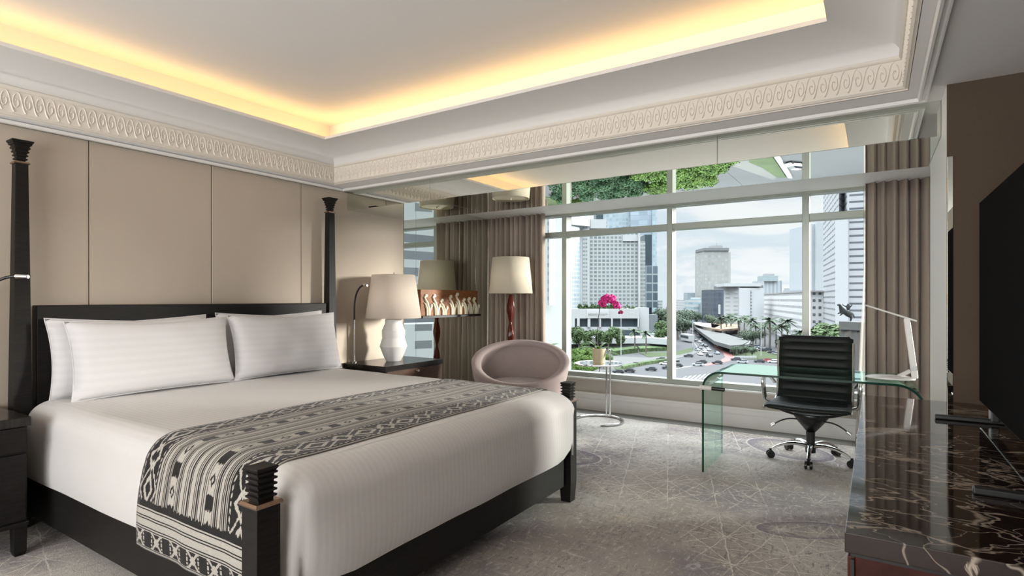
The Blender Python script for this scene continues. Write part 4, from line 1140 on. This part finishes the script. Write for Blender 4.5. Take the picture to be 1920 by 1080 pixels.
# long canopy in front of the hotel
building('entrance_canopy', 'long low white entrance canopy at the foot of the hotel', [
    ('roof', [D(1062, 200), D(1140, 203), D(1215, 203), D(1258, 196), D(1262, 214), D(1062, 214)], zz(645, 201), zz(634, 201), WH),
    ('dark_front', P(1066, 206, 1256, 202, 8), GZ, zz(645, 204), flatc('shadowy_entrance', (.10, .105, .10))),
    ('round_canopy', P(1214, 216, 1254, 212, 10), zz(634, 214), zz(627, 214), WH), ('upper_lobby', P(1168, 219, 1200, 219, 4), zz(635, 219), zz(619, 219), DG)], 'canopy')
for px in (1172, 1198, 1213):
    pass
# right hand skyline
building('white_office', 'white office block with fine horizontal bands at the far left of the skyline', [('body', P(1279, 430, 1293, 430, 20), GZ, zz(562, 430), m_facade('fine_white_bands', (.64, .65, .66), (.36, .38, .40), None, 2.0, 1, .4)), ('brown_wing', P(1291, 433, 1302, 433, 20), GZ, zz(566, 433), m_facade('brown_bands', (.44, .41, .40), (.25, .25, .26), None, 2.2, 1, .4)), ('rooftop', P(1289, 440, 1303, 440, 10), GZ, zz(549, 440), flatc('blue_grey_roof', (.32, .38, .42)))])
building('banded_office', 'pale office building with blue green window bands and rounded roof', [
    ('left_wing', P(1300, 400, 1315, 400, 20), GZ, zz(561, 400), m_facade('teal_bands', (.62, .66, .67), (.27, .36, .39), None, 3.3, 1, .5)),
    ('right_wing', P(1314, 396, 1328, 396, 20), GZ, zz(569, 396), m_facade('grey_glass_wing', (.42, .46, .48), (.30, .35, .38), 2.5, 3.3, .7, .7)),
    ('white_fin', P(1328, 394, 1336, 394, 20), GZ, zz(560, 394), WH), ('roof', P(1303, 402, 1328, 402, 10), zz(561, 402), zz(557.5, 402), flatc('roof_blue', (.52, .58, .60)))])
tw = building('beige_tower', 'tall beige grid tower with dark crown against the clouds', [
    ('body', P(1320.5, 430, 1366, 430, 22), GZ, zz(468, 430), m_facade('beige_grid', (.50, .50, .47), (.36, .385, .38), 2.6, 2.9, .62, .62)),
    ('side_slab', P(1365.5, 432, 1370, 432, 18), GZ, zz(473, 432), flatc('beige_slab', (.55, .56, .54))),
    ('crown', P(1320, 429, 1367, 429, 20), zz(470, 430), zz(465, 430), flatc('crown_grey', (.26, .27, .28))),
    ('plant_room', P(1337, 436, 1355, 436, 10), zz(466, 436), zz(460, 436), GR), ('mast', P(1343.3, 437, 1344.3, 437, .4), zz(461, 437), zz(456, 437), GR)])
building('navy_office', 'dark navy glass office block beneath the beige tower', [('body', P(1336, 350, 1357, 350, 20), GZ, zz(543, 350), m_facade('navy_glass', (.13, .16, .20), (.06, .075, .10), 3.0, 3.2, .8, .8)), ('light_panel', P(1347, 349.4, 1351, 349.4, .8), zz(589, 349), zz(571, 349), WH), ('annex', P(1330, 356, 1343, 356, 16), GZ, zz(548, 356), m_facade('pale_annex', (.48, .52, .56), (.36, .42, .47), 2.5, 3, .7, .6))])
W1 = m_facade('white_hotel_windows', (.66, .68, .70), (.33, .35, .37), 4.4, 2.2, .55, .36)
building('white_hotel', 'white slab hotel with recessed balconies and blank end wall', [
    ('balcony_wing', P(1357, 306, 1387, 300, 20), GZ, zz(538, 303), W1), ('end_wall', P(1386, 299, 1432, 299, 22), GZ, zz(540, 299), flatc('bright_white_wall', (.68, .70, .73), .02)),
    ('window_column', P(1407.6, 298.6, 1409.8, 298.6, .5), zz(602, 299), zz(544, 299), m_facade('stair_windows', (.62, .64, .66), (.16, .17, .18), None, 1.72, 1, .5)),
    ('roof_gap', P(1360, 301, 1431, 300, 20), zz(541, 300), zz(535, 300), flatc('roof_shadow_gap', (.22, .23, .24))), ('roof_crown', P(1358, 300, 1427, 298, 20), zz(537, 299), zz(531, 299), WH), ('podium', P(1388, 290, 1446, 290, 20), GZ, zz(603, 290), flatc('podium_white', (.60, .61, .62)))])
building('round_tower', 'distant pale tower with round blue top behind the white hotel', [('body', P(1432, 470, 1466, 470, 22), GZ, zz(526, 470), m_facade('pale_vertical_windows', (.62, .66, .69), (.34, .39, .43), 3.2, 60, .5, .9)), ('top_drum', P(1434, 468, 1459, 468, 14), zz(527, 468), zz(517, 468), flatc('blue_drum', (.42, .50, .53))), ('cap', P(1438, 470, 1452, 470, 8), zz(517, 470), zz(513, 470), GR)])
building('long_white_block', 'long white block with rows of small square windows', [
    ('body', quadp(D(1432.5, 330), D(1512, 215), 10), GZ, 3.8, m_facade('small_square_windows', (.92, .93, .94), (.12, .125, .13), 2.0, 2.7, .5, .40)),
    ('parapet', quadp(D(1432, 329), D(1512, 214), 10), 3.8, 4.4, flatc('parapet_grey', (.45, .45, .44))),
    ('roof_block', P(1470, 345, 1512, 330, 8), 0, zz(540, 335), flatc('roof_block_grey', (.50, .51, .52)))])
F_R1 = m_facade('strip_window_white', (.66, .68, .71), (.12, .13, .15), 5.6, 1.98, .84, .30, ou=0)
R1T = building('white_tower', 'big white tower with dark ribbon windows left of the right curtain', [
    ('left_face', [D(1543.5, 214), D(1573, 168), D(1600, 190), D(1580, 230)], GZ, 62, m_facade('left_ribbon_windows', (.66, .68, .71), (.14, .15, .17), 6.2, 1.98, .80, .30, ou=0)),
    ('right_face', quadp(D(1589, 164), D(1660, 160), 30), GZ, 62, F_R1),
    ('blank_corner', [D(1566, 168), D(1590, 163), D(1597, 175), D(1575, 178)], GZ, zz(403, 166), flatc('corner_white', (.70, .72, .75), .02))])
building('pale_slab', 'tall pale slab building between the mullion and the white ribbon windowed tower', [('left_slab', P(1522, 250, 1533, 250, 20), GZ, zz(420, 250), flatc('slab_grey_white', (.58, .62, .66), .03)), ('right_slab', P(1532, 248, 1546, 248, 20), GZ, zz(417, 248), flatc('slab_grey_white_b', (.62, .66, .69), .03)), ('low_block', P(1508, 256, 1524, 256, 20), GZ, zz(543, 256), flatc('slab_blue_grey', (.44, .48, .54)))])
building('far_block', 'dim grey low block on the horizon at the far left', [('body', P(1264, 560, 1283, 560, 30), GZ, zz(576, 560), m_facade('grey_far', (.36, .40, .43), (.24, .27, .3), 4, 4, .5, .5))])
# the building seen in the left mirror (to the right of the view)
MB = m_facade('balcony_bands', (.60, .62, .64), (.17, .18, .20), None, 3.1, 1, .52)
a_ = Vector((62, 92)); b_ = Vector((108, 66))
building('balcony_building', 'white balconied building beyond the right curtain, seen in the wall mirror', [
    ('body', [(60, 92), (66, 66), (72, 66), (110, 140), (80, 140)], GZ, 40, MB), ('blue_slab', [(50, 92), (58, 90), (60, 103), (52, 104)], GZ, 60, flatc('mirror_blue_slab', (.40, .45, .54))),
    ('lower_wing', [(52, 78), (62, 62), (65, 64), (58, 84)], GZ, -3, m_facade('lower_white_wing', (.66, .68, .70), (.20, .21, .22), 5, 3.0, .6, .45))])
# ---------------------------------------------------------- elevated station
ST = thing('elevated_station', 'elevated walkway station with orange roof above the boulevard', 'station', gp(1375, 652, GZ))
def slab(poly_px, z0, z1):
    bm = nb(); prism(bm, [gp(x, y, z0)[:2] for x, y in poly_px], z0, z1); return bm
dz0, dz1 = -14.9, -13.7
obj('deck', slab([(1296, 612), (1312, 611), (1352, 628), (1405, 646), (1392, 653), (1370, 655), (1340, 646), (1318, 630)], dz0, dz1), flatc('deck_concrete', (.16, .16, .155)), ST)
obj('roof', slab([(1300, 605), (1330, 607), (1352, 610), (1340, 616), (1322, 614), (1304, 609)], -12.5, -12.2), flatc('station_roof_white', (.64, .61, .58)), ST)
obj('roof', slab([(1333, 609), (1366, 609), (1385, 611), (1383, 618), (1352, 621), (1334, 618)], -12.9, -12.2), flatc('station_roof_orange', (.50, .33, .22)), ST)
obj('hall', slab([(1306, 607), (1336, 610), (1380, 616), (1376, 621), (1340, 622), (1320, 618)], dz1, -12.7), m_facade('station_hall', (.50, .42, .34), (.38, .30, .24), 2, 2.3, .5, .6), ST)
obj('round_deck', slab([(1376, 640), (1392, 638), (1408, 643), (1404, 650), (1384, 652), (1374, 647)], -14.9, -14.0), GR, ST)
for px, py in ((1371, 661), (1381, 664), (1391, 661), (1398, 656), (1330, 640), (1346, 650)):
    p = gp(px, py, GZ); bm = nb(); tube(bm, [p, (p.x, p.y, -14.95)], .45, 10); obj('column', bm, WH, ST, smooth=True)
# ---------------------------------------------------------- ground
ASPH = simple('pale_asphalt', (.046, .047, .050), .75, var=.12, vs=.08); PAVE = simple('pavement', (.085, .085, .08), .8, var=.12, vs=.3)
GRASS = simple('lawn_grass', (.034, .052, .016), .9, var=.3, vs=.4); REDL = simple('red_bus_lane', (.26, .10, .095), .8, var=.1, vs=.2); MARK = simple('road_marking', (.22, .22, .215), .7, var=.03)
bm = nb(); prism(bm, [(-900, 20), (500, 20), (500, 1200), (-900, 1200)], GZ - .5, GZ); struct('floor_street', bm, ASPH, 'grey asphalt of the city streets')
bpy.data.objects['floor_street'].name = 'floor.001'
def patch(name, label, cat, pts, m, h=.12, group=None):
    p = [gp(x, y, GZ) for x, y in pts]; bm = nb(); prism(bm, [q[:2] for q in p], GZ, GZ + h); return tag(obj(name, bm, m), label, cat, group)
patch('traffic_island', 'green traffic island with shrubs below the elevated station', 'lawn', [(1352, 656), (1372, 652), (1400, 655), (1440, 660), (1480, 664), (1478, 672), (1420, 674), (1378, 673), (1372, 664)], GRASS)
patch('red_lane', 'red painted bus lane curving round the island', 'road', [(1338, 646), (1345, 648), (1362, 655), (1374, 664), (1377, 671), (1368, 677), (1345, 682), (1322, 686), (1322, 683), (1350, 676), (1360, 670), (1356, 662), (1340, 652)], REDL, .04)
patch('garden_lawn', 'garden lawn beneath the trees left of the first pane', 'lawn', [(1000, 655), (1120, 656), (1140, 668), (1110, 700), (1090, 730), (960, 740)], GRASS)
patch('hotel_lawn', 'green verge along the street in front of the hotel', 'lawn', [(1196, 661), (1262, 661), (1300, 652), (1298, 660), (1262, 668), (1216, 670)], GRASS)
patch('sidewalk', 'pale curved sidewalk beside the street in front of the hotel', 'sidewalk', [(1140, 668), (1216, 671), (1290, 662), (1320, 650), (1322, 655), (1292, 668), (1200, 684), (1120, 700), (1110, 690)], PAVE, .08)
patch('sidewalk', 'pale pavement at the left of the crossing', 'sidewalk', [(1150, 690), (1200, 680), (1252, 676), (1215, 682), (1160, 696)], GRASS, .14)
for i in range(7):
    x = 1284 + i * 9; patch('road_marking', 'white crossing stripe painted on the near street', 'road marking', [(x, 706 - i), (x + 4, 705.6 - i), (x - 6, 714 - i), (x - 11, 714.6 - i)], MARK, .02, 'white crossing stripes on the near street')
for k, pts in enumerate((((1268, 690), (1330, 681), (1331, 682), (1268, 691.5)), ((1300, 640), (1318, 664), (1316.5, 664.5), (1299, 640)), ((1400, 648), (1470, 668), (1469, 669), (1399, 649)))):
    patch('lane_line', ('white lane line along the near crossing', 'white lane line on the boulevard left of the island', 'white lane line on the road right of the island')[k], 'road marking', pts, MARK, .02)
# low fence posts by the island
for i in range(14):
    p = gp(1377 + i * 3.1, 673.6 - i * .06, GZ); bm = nb(); box(bm, p.x - .35, p.x + .15, p.y - .2, p.y + .2, GZ, GZ + .9); tag(obj('barrier_post', bm, WH), 'short white barrier post at the near edge of the island', 'barrier post', 'white barrier posts along the traffic island')
# streets seen mirrored overhead: path, curb, road far below
patch('garden_path', 'grey stone path below the window, seen in the overhead mirror', 'path', [(1330, 800), (1370, 790), (1450, 765), (1460, 772), (1440, 800), (1410, 840), (1395, 870), (1350, 850)], PAVE, .1)
patch('curved_kerb', 'pale curved kerb round the near road bend, seen in the overhead mirror', 'kerb', [(1436, 838), (1452, 806), (1478, 770), (1486, 770), (1462, 806), (1447, 836)], MARK, .3)
patch('garden_lawn', 'bright lawn beside the near road bend, seen in the overhead mirror', 'lawn', [(1395, 838), (1405, 796), (1430, 786), (1456, 770), (1474, 770), (1448, 806), (1434, 838)], GRASS, .15)
# ---------------------------------------------------------- trees
BARK = simple('tree_bark', (.12, .10, .08), .9, var=.2, vs=2)
def m_leaf(name, c):
    M = Mat(name); n = M.noise(M.co(), .9, 3); M.set(M.mix(n.ss(.3, .7), tuple(x * .6 for x in c), tuple(min(1, x * 1.5) for x in c)), .7, spec=.2); return M.m
LF1 = m_leaf('mid_green_leaves', (.055, .085, .035)); LF2 = m_leaf('bright_green_leaves', (.062, .108, .022)); LF4 = m_leaf('deep_green_leaves', (.025, .055, .025)); LF3 = m_leaf('grey_green_leaves', (.075, .10, .07))
def crown(rx, rz, cz, n, leaf, seed, clumps=9):
    rnd = random.Random(seed); bm = nb(); cs = []
    for i in range(clumps):
        a = rnd.uniform(0, 2 * PI); r = rx * rnd.uniform(.0, .62); cs.append((Vector((r * math.cos(a), r * math.sin(a), cz + rz * rnd.uniform(-.5, .55))), rx * rnd.uniform(.36, .55)))
    for i in range(n):
        c, r = cs[i % clumps]; d = Vector((rnd.gauss(0, 1), rnd.gauss(0, 1), rnd.gauss(0, 1))).normalized(); p = c + d * r * rnd.uniform(.55, 1) ** .5 * Vector((1, 1, rz / rx * .9)).z
        p = c + Vector((d.x * r, d.y * r, d.z * r * rz / rx)) * rnd.uniform(.6, 1.05)
        nrm = (d + Vector((rnd.uniform(-.6, .6), rnd.uniform(-.6, .6), rnd.uniform(-.2, .8)))).normalized(); s1 = nrm.orthogonal().normalized(); s2 = nrm.cross(s1); L = leaf * rnd.uniform(.6, 1.3)
        bm.faces.new([bm.verts.new(p + s1 * L), bm.verts.new(p + s2 * L * .6), bm.verts.new(p - s1 * L), bm.verts.new(p - s2 * L * .6)])
    return bm
def tree(name, label, h, rx, m, seed, n=1500, leaf=.34):
    t = thing(name, label, 'tree', (0, 0, GZ)); bm = nb(); tube(bm, [(0, 0, 0), (.1, .1, h * .3), (0, .05, h * .62)], [h * .035, h * .025, h * .015], 8)
    for k in range(4):
        a = k * 1.6; tube(bm, [(0, 0, h * .32), (math.cos(a) * rx * .4, math.sin(a) * rx * .4, h * .62)], [h * .018, h * .008], 6)
    obj('trunk', bm, BARK, t, smooth=True, local=True)
    obj('foliage', crown(rx, h * .36, h * .64, n, leaf, seed), m, t, local=True, fix=False); return t
def palm(label, h, seed):
    rnd = random.Random(seed); t = thing('palm_tree', label, 'palm tree', (0, 0, GZ)); bm = nb(); tube(bm, [(0, 0, 0), (.1, 0, h * .5), (0, 0, h * .86)], [.28, .22, .2], 8); obj('trunk', bm, BARK, t, smooth=True, local=True)
    bm = nb()
    for k in range(22):
        a = rnd.uniform(0, 2 * PI); el = rnd.uniform(-.3, 1.1); L = h * .33; e = Vector((math.cos(a), math.sin(a), 0)); pts = [Vector((0, 0, h * .86)) + e * L * q * math.cos(el * .6) + Vector((0, 0, L * (math.sin(el) * q - .55 * q * q))) for q in (0, .25, .5, .75, 1)]; sd = Vector((-e.y, e.x, 0))
        prev = None
        for i, p in enumerate(pts):
            w_ = L * .13 * math.sin(PI * (.1 + .85 * i / 4)); q = [bm.verts.new(p - sd * w_ - Vector((0, 0, w_ * .8))), bm.verts.new(p), bm.verts.new(p + sd * w_ - Vector((0, 0, w_ * .8)))]
            if prev:
                for x in (0, 1): bm.faces.new((prev[x], prev[x + 1], q[x + 1], q[x]))
            prev = q
    obj('fronds', bm, LF3, t, local=True, fix=False); return t
T1 = tree('street_tree', 'mid green street tree standing before the hotel canopy', 8, 3.6, LF1, 1)
T2 = tree('bright_tree', 'bright green garden tree close below the window', 6.2, 3.6, LF2, 2, 6500, .17)
T3 = palm('palm tree standing along the boulevard beside the station', 9, 3)
T5 = tree('deep_green_tree', 'dark green tree far below the window, seen in the overhead mirror', 6.5, 3.8, LF4, 8, 6000, .19)
T4 = tree('dark_tree', 'dense dark tree lining the far boulevard', 9, 4.4, LF3, 4)
used = set()
PLANTED = []
def plant(T, px, py, s, label, group, rz=None, d=None):
    rad = {'palm_tree': 2.6}.get(T.name.split('.')[0], 3.6) * s
    for _ in range(14):
        q_ = dp(px, d, GZ)
        if all((q_ - w).length > (.62 if T in (T2, T5) else .95) * (rad + r) for w, r in PLANTED): break
        d += -2.0 if 'overhead' in label else 2.5
    else: return
    PLANTED.append((q_, rad))
    p = gp(px, py, GZ) if d is None else dp(px, d, GZ)
    rz = random.uniform(0, 6.28) if rz is None else rz
    if T not in used: used.add(T); T.location = p; T.rotation_euler.z = rz; T.scale = (s,) * 3; T['label'] = label; T['group'] = group
    else: dup(T, p, rz, label, group, s)
for px, d, s in ((1086, 190, 1.15), (1104, 192, .95), (1122, 190, .95), (1140, 192, 1.0), (1156, 190, 1.05), (1165, 188, .8), (1096, 180, .6), (1076, 186, .9), (1238, 205, 1.0), (1247, 212, 1.3)):
    plant(T1, px, 0, s, 'mid green street tree standing before the hotel canopy', 'street trees before the hotel canopy', d=d)
for px, d, s in ((1190, 190, .95), (1211, 186, .9), (1047, 150, 1.0), (1031, 120, .9), (1024, 112, 1.1)):
    plant(T3, px, 0, s, 'tall palm tree near the foot of the hotel', 'palm trees near the foot of the hotel', d=d)
for px, d, s in ((1362, 268, 1.2), (1371, 262, 1.3), (1384, 250, 1.2), (1396, 244, 1.25), (1408, 236, 1.2), (1417, 226, 1.0), (1443, 205, 1.35), (1455, 200, 1.0), (1466, 198, 1.1), (1476, 195, 1.25), (1500, 190, .9), (1352, 250, 1.2), (1434, 212, 1.0)):
    plant(T3, px, 0, s, 'palm tree standing along the boulevard right of the station', 'palm trees right of the station', d=d)
for px, d, s in ((1268, 320, 1.3), (1275, 290, 1.2), (1283, 300, 1.4), (1290, 330, 1.4), (1271, 250, 1.2), (1280, 245, 1.1), (1286, 262, 1.0), (1296, 380, 1.2), (1306, 360, 1.1), (1318, 372, 1.0), (1330, 345, 1.0), (1340, 325, .9), (1350, 300, .9), (1260, 270, 1.2), (1252, 300, 1.5), (1240, 320, 1.5)):
    plant(T4, px, 0, s, 'dense grey green tree lining the far boulevard left of the station', 'trees lining the far boulevard', d=d)
for px, d, s in ((1400, 205, .8), (1412, 205, .75), (1470, 180, .7), (1484, 178, .8), (1425, 208, .7), (1386, 175, .42), (1398, 173, .4), (1410, 172, .42), (1376, 178, .35)):
    plant(T4, px, 0, s, 'small bushy tree around the green traffic island', 'bushy trees around the traffic island', d=d)
for px, d, s in ((1072, 120, .85), (1086, 135, .9), (1098, 118, .75), (1110, 140, .7), (1124, 136, .65), (1082, 108, .7), (1076, 150, .9), (1118, 150, .8), (1095, 150, .9), (1132, 146, .7), (1104, 128, .7), (1070, 100, .8), (1090, 98, .6)):
    plant(T2, px, 0, s, 'bright green garden tree under the orchid table', 'garden trees seen under the orchid table', d=d)
for px, d, s in ((1530, 125, 1.9), (1544, 122, 2.0), (1558, 124, 2.0), (1570, 128, 1.9), (1520, 130, 1.6)):
    plant(T1, px, 0, s * .78, 'broad leafy tree beside the grey monument pillars', 'broad trees beside the grey monument', d=d)
for i, (px, d, s) in enumerate([(px, d - 14 if d > 78 else d - 3, s) for px, d, s in [(1215, 78, .9), (1238, 84, 1.1), (1262, 80, 1.1), (1285, 76, 1.15), (1305, 82, 1.2), (1325, 74, 1.1), (1345, 80, 1.1), (1250, 94, 1.1), (1275, 92, 1.1), (1310, 92, 1.0), (1338, 90, .8), (1228, 70, 1.0)]]):
    plant(T2, px, 0, s * .85, 'bright green tree far below the window, seen in the overhead mirror', 'bright trees seen in the overhead mirror', d=d)
for px, d, s in ((1040, 74, .9), (1062, 80, .95), (1084, 76, .9), (1106, 84, .95), (1128, 78, .9), (1150, 86, .95), (1172, 80, .95), (1194, 84, .9), (1052, 92, .8), (1118, 70, .8), (1140, 92, .8), (1095, 66, .8)):
    plant(T5, px, 0, s * .9, 'dark green tree far below the window, seen in the overhead mirror', 'dark trees seen in the overhead mirror', d=d)
# shrub band on the podium roof
bm = nb(); rnd = random.Random(5)
for i in range(1500):
    q = rnd.random(); a = dp(1084 + q * 76 + (rnd.random() < .12) * 30, 230.5 + rnd.random() * 3, 0); z_ = zz(579, 230) + rnd.random() * 1.9 * (.6 + .4 * math.sin(q * 40)); s_ = .45
    d_ = Vector((rnd.gauss(0, 1), rnd.gauss(0, 1), rnd.gauss(0, 1))).normalized(); e_ = d_.orthogonal().normalized() * s_; g_ = d_.cross(e_); p = Vector((a.x, a.y, z_)); bm.faces.new([bm.verts.new(p + e_), bm.verts.new(p + g_), bm.verts.new(p - e_), bm.verts.new(p - g_)])
tag(obj('rooftop_shrubs', bm, LF1, fix=False), 'long row of shrubs planted on the hotel podium roof', 'shrubs', kind='stuff')
# hedge strip
bm = nb(); box(bm, 0, 1, 0, 1, 0, 1); bm.free()
patch('clipped_hedge', 'long clipped hedge in front of the entrance canopy', 'hedge', [(1196, 655), (1256, 652), (1258, 657), (1200, 660)], LF1, 1.2)
patch('clipped_hedge', 'low clipped hedge between the garden trees and the sidewalk', 'hedge', [(1142, 661), (1192, 657), (1196, 661), (1150, 667)], LF1, 1.5)
patch('clipped_hedge', 'narrow hedge strip inside the near sidewalk', 'hedge', [(1165, 690), (1215, 681), (1250, 677), (1249, 679), (1214, 683.5), (1168, 693)], LF1, .8)
# ---------------------------------------------------------- cars
TYR = simple('tyre_rubber', (.02, .02, .02), .8); CGL = simple('car_window_glass', (.03, .035, .04), .1, var=0)
def make_car(m, label, seed):
    t = thing('car', label, 'car', (0, 0, GZ)); bm = nb()
    sec = [(-2.15, .35, .62), (-2.1, .35, .82), (-1.2, .35, .92), (1.95, .35, .95), (2.15, .4, .75)]
    loft(bm, [[(x, -.86, z0), (x, .86, z0), (x, .82, z1), (x, -.82, z1)] for x, z0, z1 in sec]); obj('body', bm, m, t, local=True, bevel=.06)
    bm = nb(); loft(bm, [[(-1.15, -.78, .90), (1.85, -.78, .93), (1.85, .78, .93), (-1.15, .78, .90)], [(-.45, -.66, 1.38), (1.35, -.66, 1.40), (1.35, .66, 1.40), (-.45, .66, 1.38)]]); c = obj('windows', bm, CGL, t, local=True)
    bm = nb(); box(bm, -.42, 1.32, -.65, .65, 1.385, 1.44); obj('roof', bm, m, t, local=True, bevel=.03)
    for x in (-1.35, 1.35):
        for y in (-.8, .8):
            bm = nb(); tube(bm, [(x, y - .1, .32), (x, y + .1, .32)], .32, 12); obj('wheel', bm, TYR, t, local=True)
    return t
cols = {'white': (.60, .61, .62), 'black': (.03, .03, .035), 'silver': (.30, .32, .34), 'red': (.35, .04, .04), 'blue grey': (.22, .28, .33)}
CAR = {k: make_car(simple('car_paint_' + k.replace(' ', '_'), c, .25, var=0, spec=.6), k, 1) for k, c in cols.items()}
fl = ['white', 'black', 'silver', 'black', 'white', 'black', 'silver', 'blue grey', 'black', 'red']
carpos = []
near = [(1270, 688, 0, 'black'), (1281, 690, 0, 'white'), (1268, 678, 1, 'black'), (1308, 686, 0, 'silver'), (1316, 681, 0, 'black'), (1345, 682.5, 0, 'black'), (1291, 669.5, 0, 'black'), (1313, 666, 1, 'white'), (1330, 669, 1, 'black'), (1344.5, 664, 1, 'blue grey'), (1321, 661, 1, 'white'), (1327, 657, 1, 'white'), (1340, 657, 1, 'black'), (1322, 650, 1, 'black'), (1334, 661.5, 1, 'silver'), (1308, 658, 1, 'silver'),
        (1311, 642, 1, 'white'), (1317, 648, 1, 'silver'), (1304, 640, 1, 'black'), (1312, 655, 1, 'black'), (1252, 692, 0, 'black'), (1221, 695, 0, 'black'), (1203, 694.5, 0, 'black'), (1234, 697, 0, 'silver'), (1180, 698, 0, 'black'), (1190, 686, 0, 'black'), (1247, 684, 0, 'white'), (1160, 700, 0, 'black'), (1240, 676, 0, 'black'),
        (1398, 651, 2, 'silver'), (1406, 653, 2, 'white'), (1414, 655.5, 2, 'white'), (1422, 657, 2, 'silver'), (1430, 659, 2, 'black'), (1438, 660.5, 2, 'white'), (1447, 663, 2, 'black'), (1456, 665, 2, 'silver'), (1403, 648, 2, 'black'), (1418, 652, 2, 'blue grey'), (1428, 654, 2, 'silver'), (1440, 657, 2, 'black'), (1380, 676, 0, 'black'), (1424, 680, 0, 'black'), (1438, 678, 0, 'red'), (1450, 680.5, 0, 'white'), (1462, 678, 0, 'silver'), (1392, 681, 0, 'silver')]
rr = random.Random(9)
for i in range(34):
    q = rr.random(); near.append((1299 + 18 * q + rr.uniform(-5, 5) * (1 - .4 * q), 612 + 30 * q ** 1.2, 1, rr.choice(fl)))
usedc = set(); PARKED = []
for px, py, lane, col in near:
    p = gp(px, py, GZ + .0)
    if any((p - q).length < 3.3 for q in PARKED): continue
    PARKED.append(p)
    ang = {0: math.radians(8), 1: math.atan2(-(1), 1) * 1.0 + math.radians(170), 2: math.radians(-38)}[lane] + rr.uniform(-.12, .12)
    wh = {0: 'crossing the near junction', 1: 'queuing on the boulevard left of the red lane', 2: 'on the road right of the traffic island'}[lane]
    lab = '%s car %s' % (col, wh); grp = '%s cars %s' % (col, wh)
    T = CAR[col]
    if col not in usedc: usedc.add(col); T.location = p; T.rotation_euler.z = ang; T.scale = (.68,) * 3; T['label'] = lab; T['group'] = grp
    else: dup(T, p, ang, lab, grp, .68)
dup(CAR['white'], dp(1490, 82, GZ), .9, 'white car at the near road bend, seen in the overhead mirror', 'cars seen in the overhead mirror')
# white bus
t = thing('bus', 'white bus on the boulevard below the station', 'bus', gp(1289, 641, GZ)); p = t.location; R_b = Matrix.Translation(p) @ Matrix.Rotation(math.radians(125), 4, 'Z')
bm = nb(); box(bm, -5, 5, -1.25, 1.25, .5, 3.3, M=R_b); obj('body', bm, WH, t, bevel=.15)
bm = nb(); box(bm, -4.6, 5.02, -1.27, 1.27, 1.6, 2.7, M=R_b); obj('windows', bm, CGL, t)
# street lamps
for px, py, h in ((1164.5, 668, 15), (1299, 650, 9), (1427, 668, 12), (1030, 655, 10)):
    p = gp(px, py, GZ); t = thing('street_lamp', {1164.5: 'tall white street lamp post right of the orchid pot', 1299: 'street lamp beside the boulevard queue', 1427: 'street lamp post on the traffic island', 1030: 'street lamp near the palms behind the tub chair'}[px], 'street lamp', p)
    bm = nb(); tube(bm, [(0, 0, 0), (0, 0, h)], [.16, .10], 8); obj('pole', bm, WH, t, smooth=True, local=True)
    bm = nb(); tube(bm, [(0, 0, h), (.7, 0, h + .35), (1.5, 0, h + .4)], .08, 6); a_ = obj('arm', bm, WH, t, local=True); bm = nb(); box(bm, 1.3, 2.1, -.15, .15, h + .33, h + .46); obj('lantern', bm, GR, a_, local=True)
# monument
MON = simple('monument_stone', (.085, .082, .08), .8, var=.15, vs=.6); STAT = simple('dark_bronze_statue', (.010, .014, .014), .95, var=.3, vs=1)
t = thing('monument', 'grey stone pillared monument partly behind the right curtain', 'monument', dp(1592, 96, GZ))
def mon(nm, a, da, b, db, dep, y0, y1, d): 
    bm = nb(); prismb(bm, P(a, da, b, db, dep), GZ if y0 is None else zz(y0, d), zz(y1, d)); obj(nm, bm, MON, t)
mon('pillar', 1574, 96, 1584, 95, 2, None, 604, 96); mon('pillar', 1596, 94, 1606, 93, 2, None, 604, 94); mon('pillar', 1612, 92, 1624, 91, 2, None, 604, 92); mon('beam', 1573, 95.6, 1628, 91, 3, 618, 603, 95)
def skin(name, verts, edges, m, parent, lvl=2):
    me = bpy.data.meshes.new(name); me.from_pydata([v[:3] for v in verts], edges, []); o = bpy.data.objects.new(name, me); C.objects.link(o); sk = o.modifiers.new('skin', 'SKIN')
    for v, q in zip(me.skin_vertices[0].data, verts): v.radius = (q[3] * 1.25, q[3] * 1.25)
    me.skin_vertices[0].data[0].use_root = True
    s_ = o.modifiers.new('sub', 'SUBSURF'); s_.levels = lvl; s_.render_levels = lvl; me.materials.append(m); o.parent = parent; return o
g_ = thing('statue', 'dark bronze statue of a rearing horse and rider on the monument', 'statue', dp(1589, 94.5, zz(603, 94.5)), YAW)
skin('horse', [(0, 0, 1.5, .38), (-.7, 0, 1.7, .42), (-1.1, 0, 2.3, .26), (-1.35, 0, 2.85, .16), (-1.75, 0, 2.75, .10), (.45, 0, 1.15, .32), (.75, .15, .6, .14), (.6, .2, .05, .08), (.55, -.2, .55, .13), (.4, -.2, .05, .08), (-1.1, .2, 1.5, .12), (-1.55, .25, 1.3, .07), (-1.0, -.2, 1.35, .12), (-1.4, -.2, 1.0, .07), (.95, 0, 1.3, .1), (1.2, 0, .6, .05)], [(0, 1), (1, 2), (2, 3), (3, 4), (0, 5), (5, 6), (6, 7), (5, 8), (8, 9), (1, 10), (10, 11), (1, 12), (12, 13), (5, 14), (14, 15)], STAT, g_)
skin('rider', [(.1, 0, 1.9, .2), (.15, 0, 2.5, .22), (.12, 0, 2.85, .10), (.1, 0, 3.05, .14), (-.3, .25, 2.6, .07), (-.8, .2, 2.9, .05), (.5, -.25, 2.6, .07), (.7, -.2, 3.1, .05)], [(0, 1), (1, 2), (2, 3), (1, 4), (4, 5), (1, 6), (6, 7)], STAT, g_)
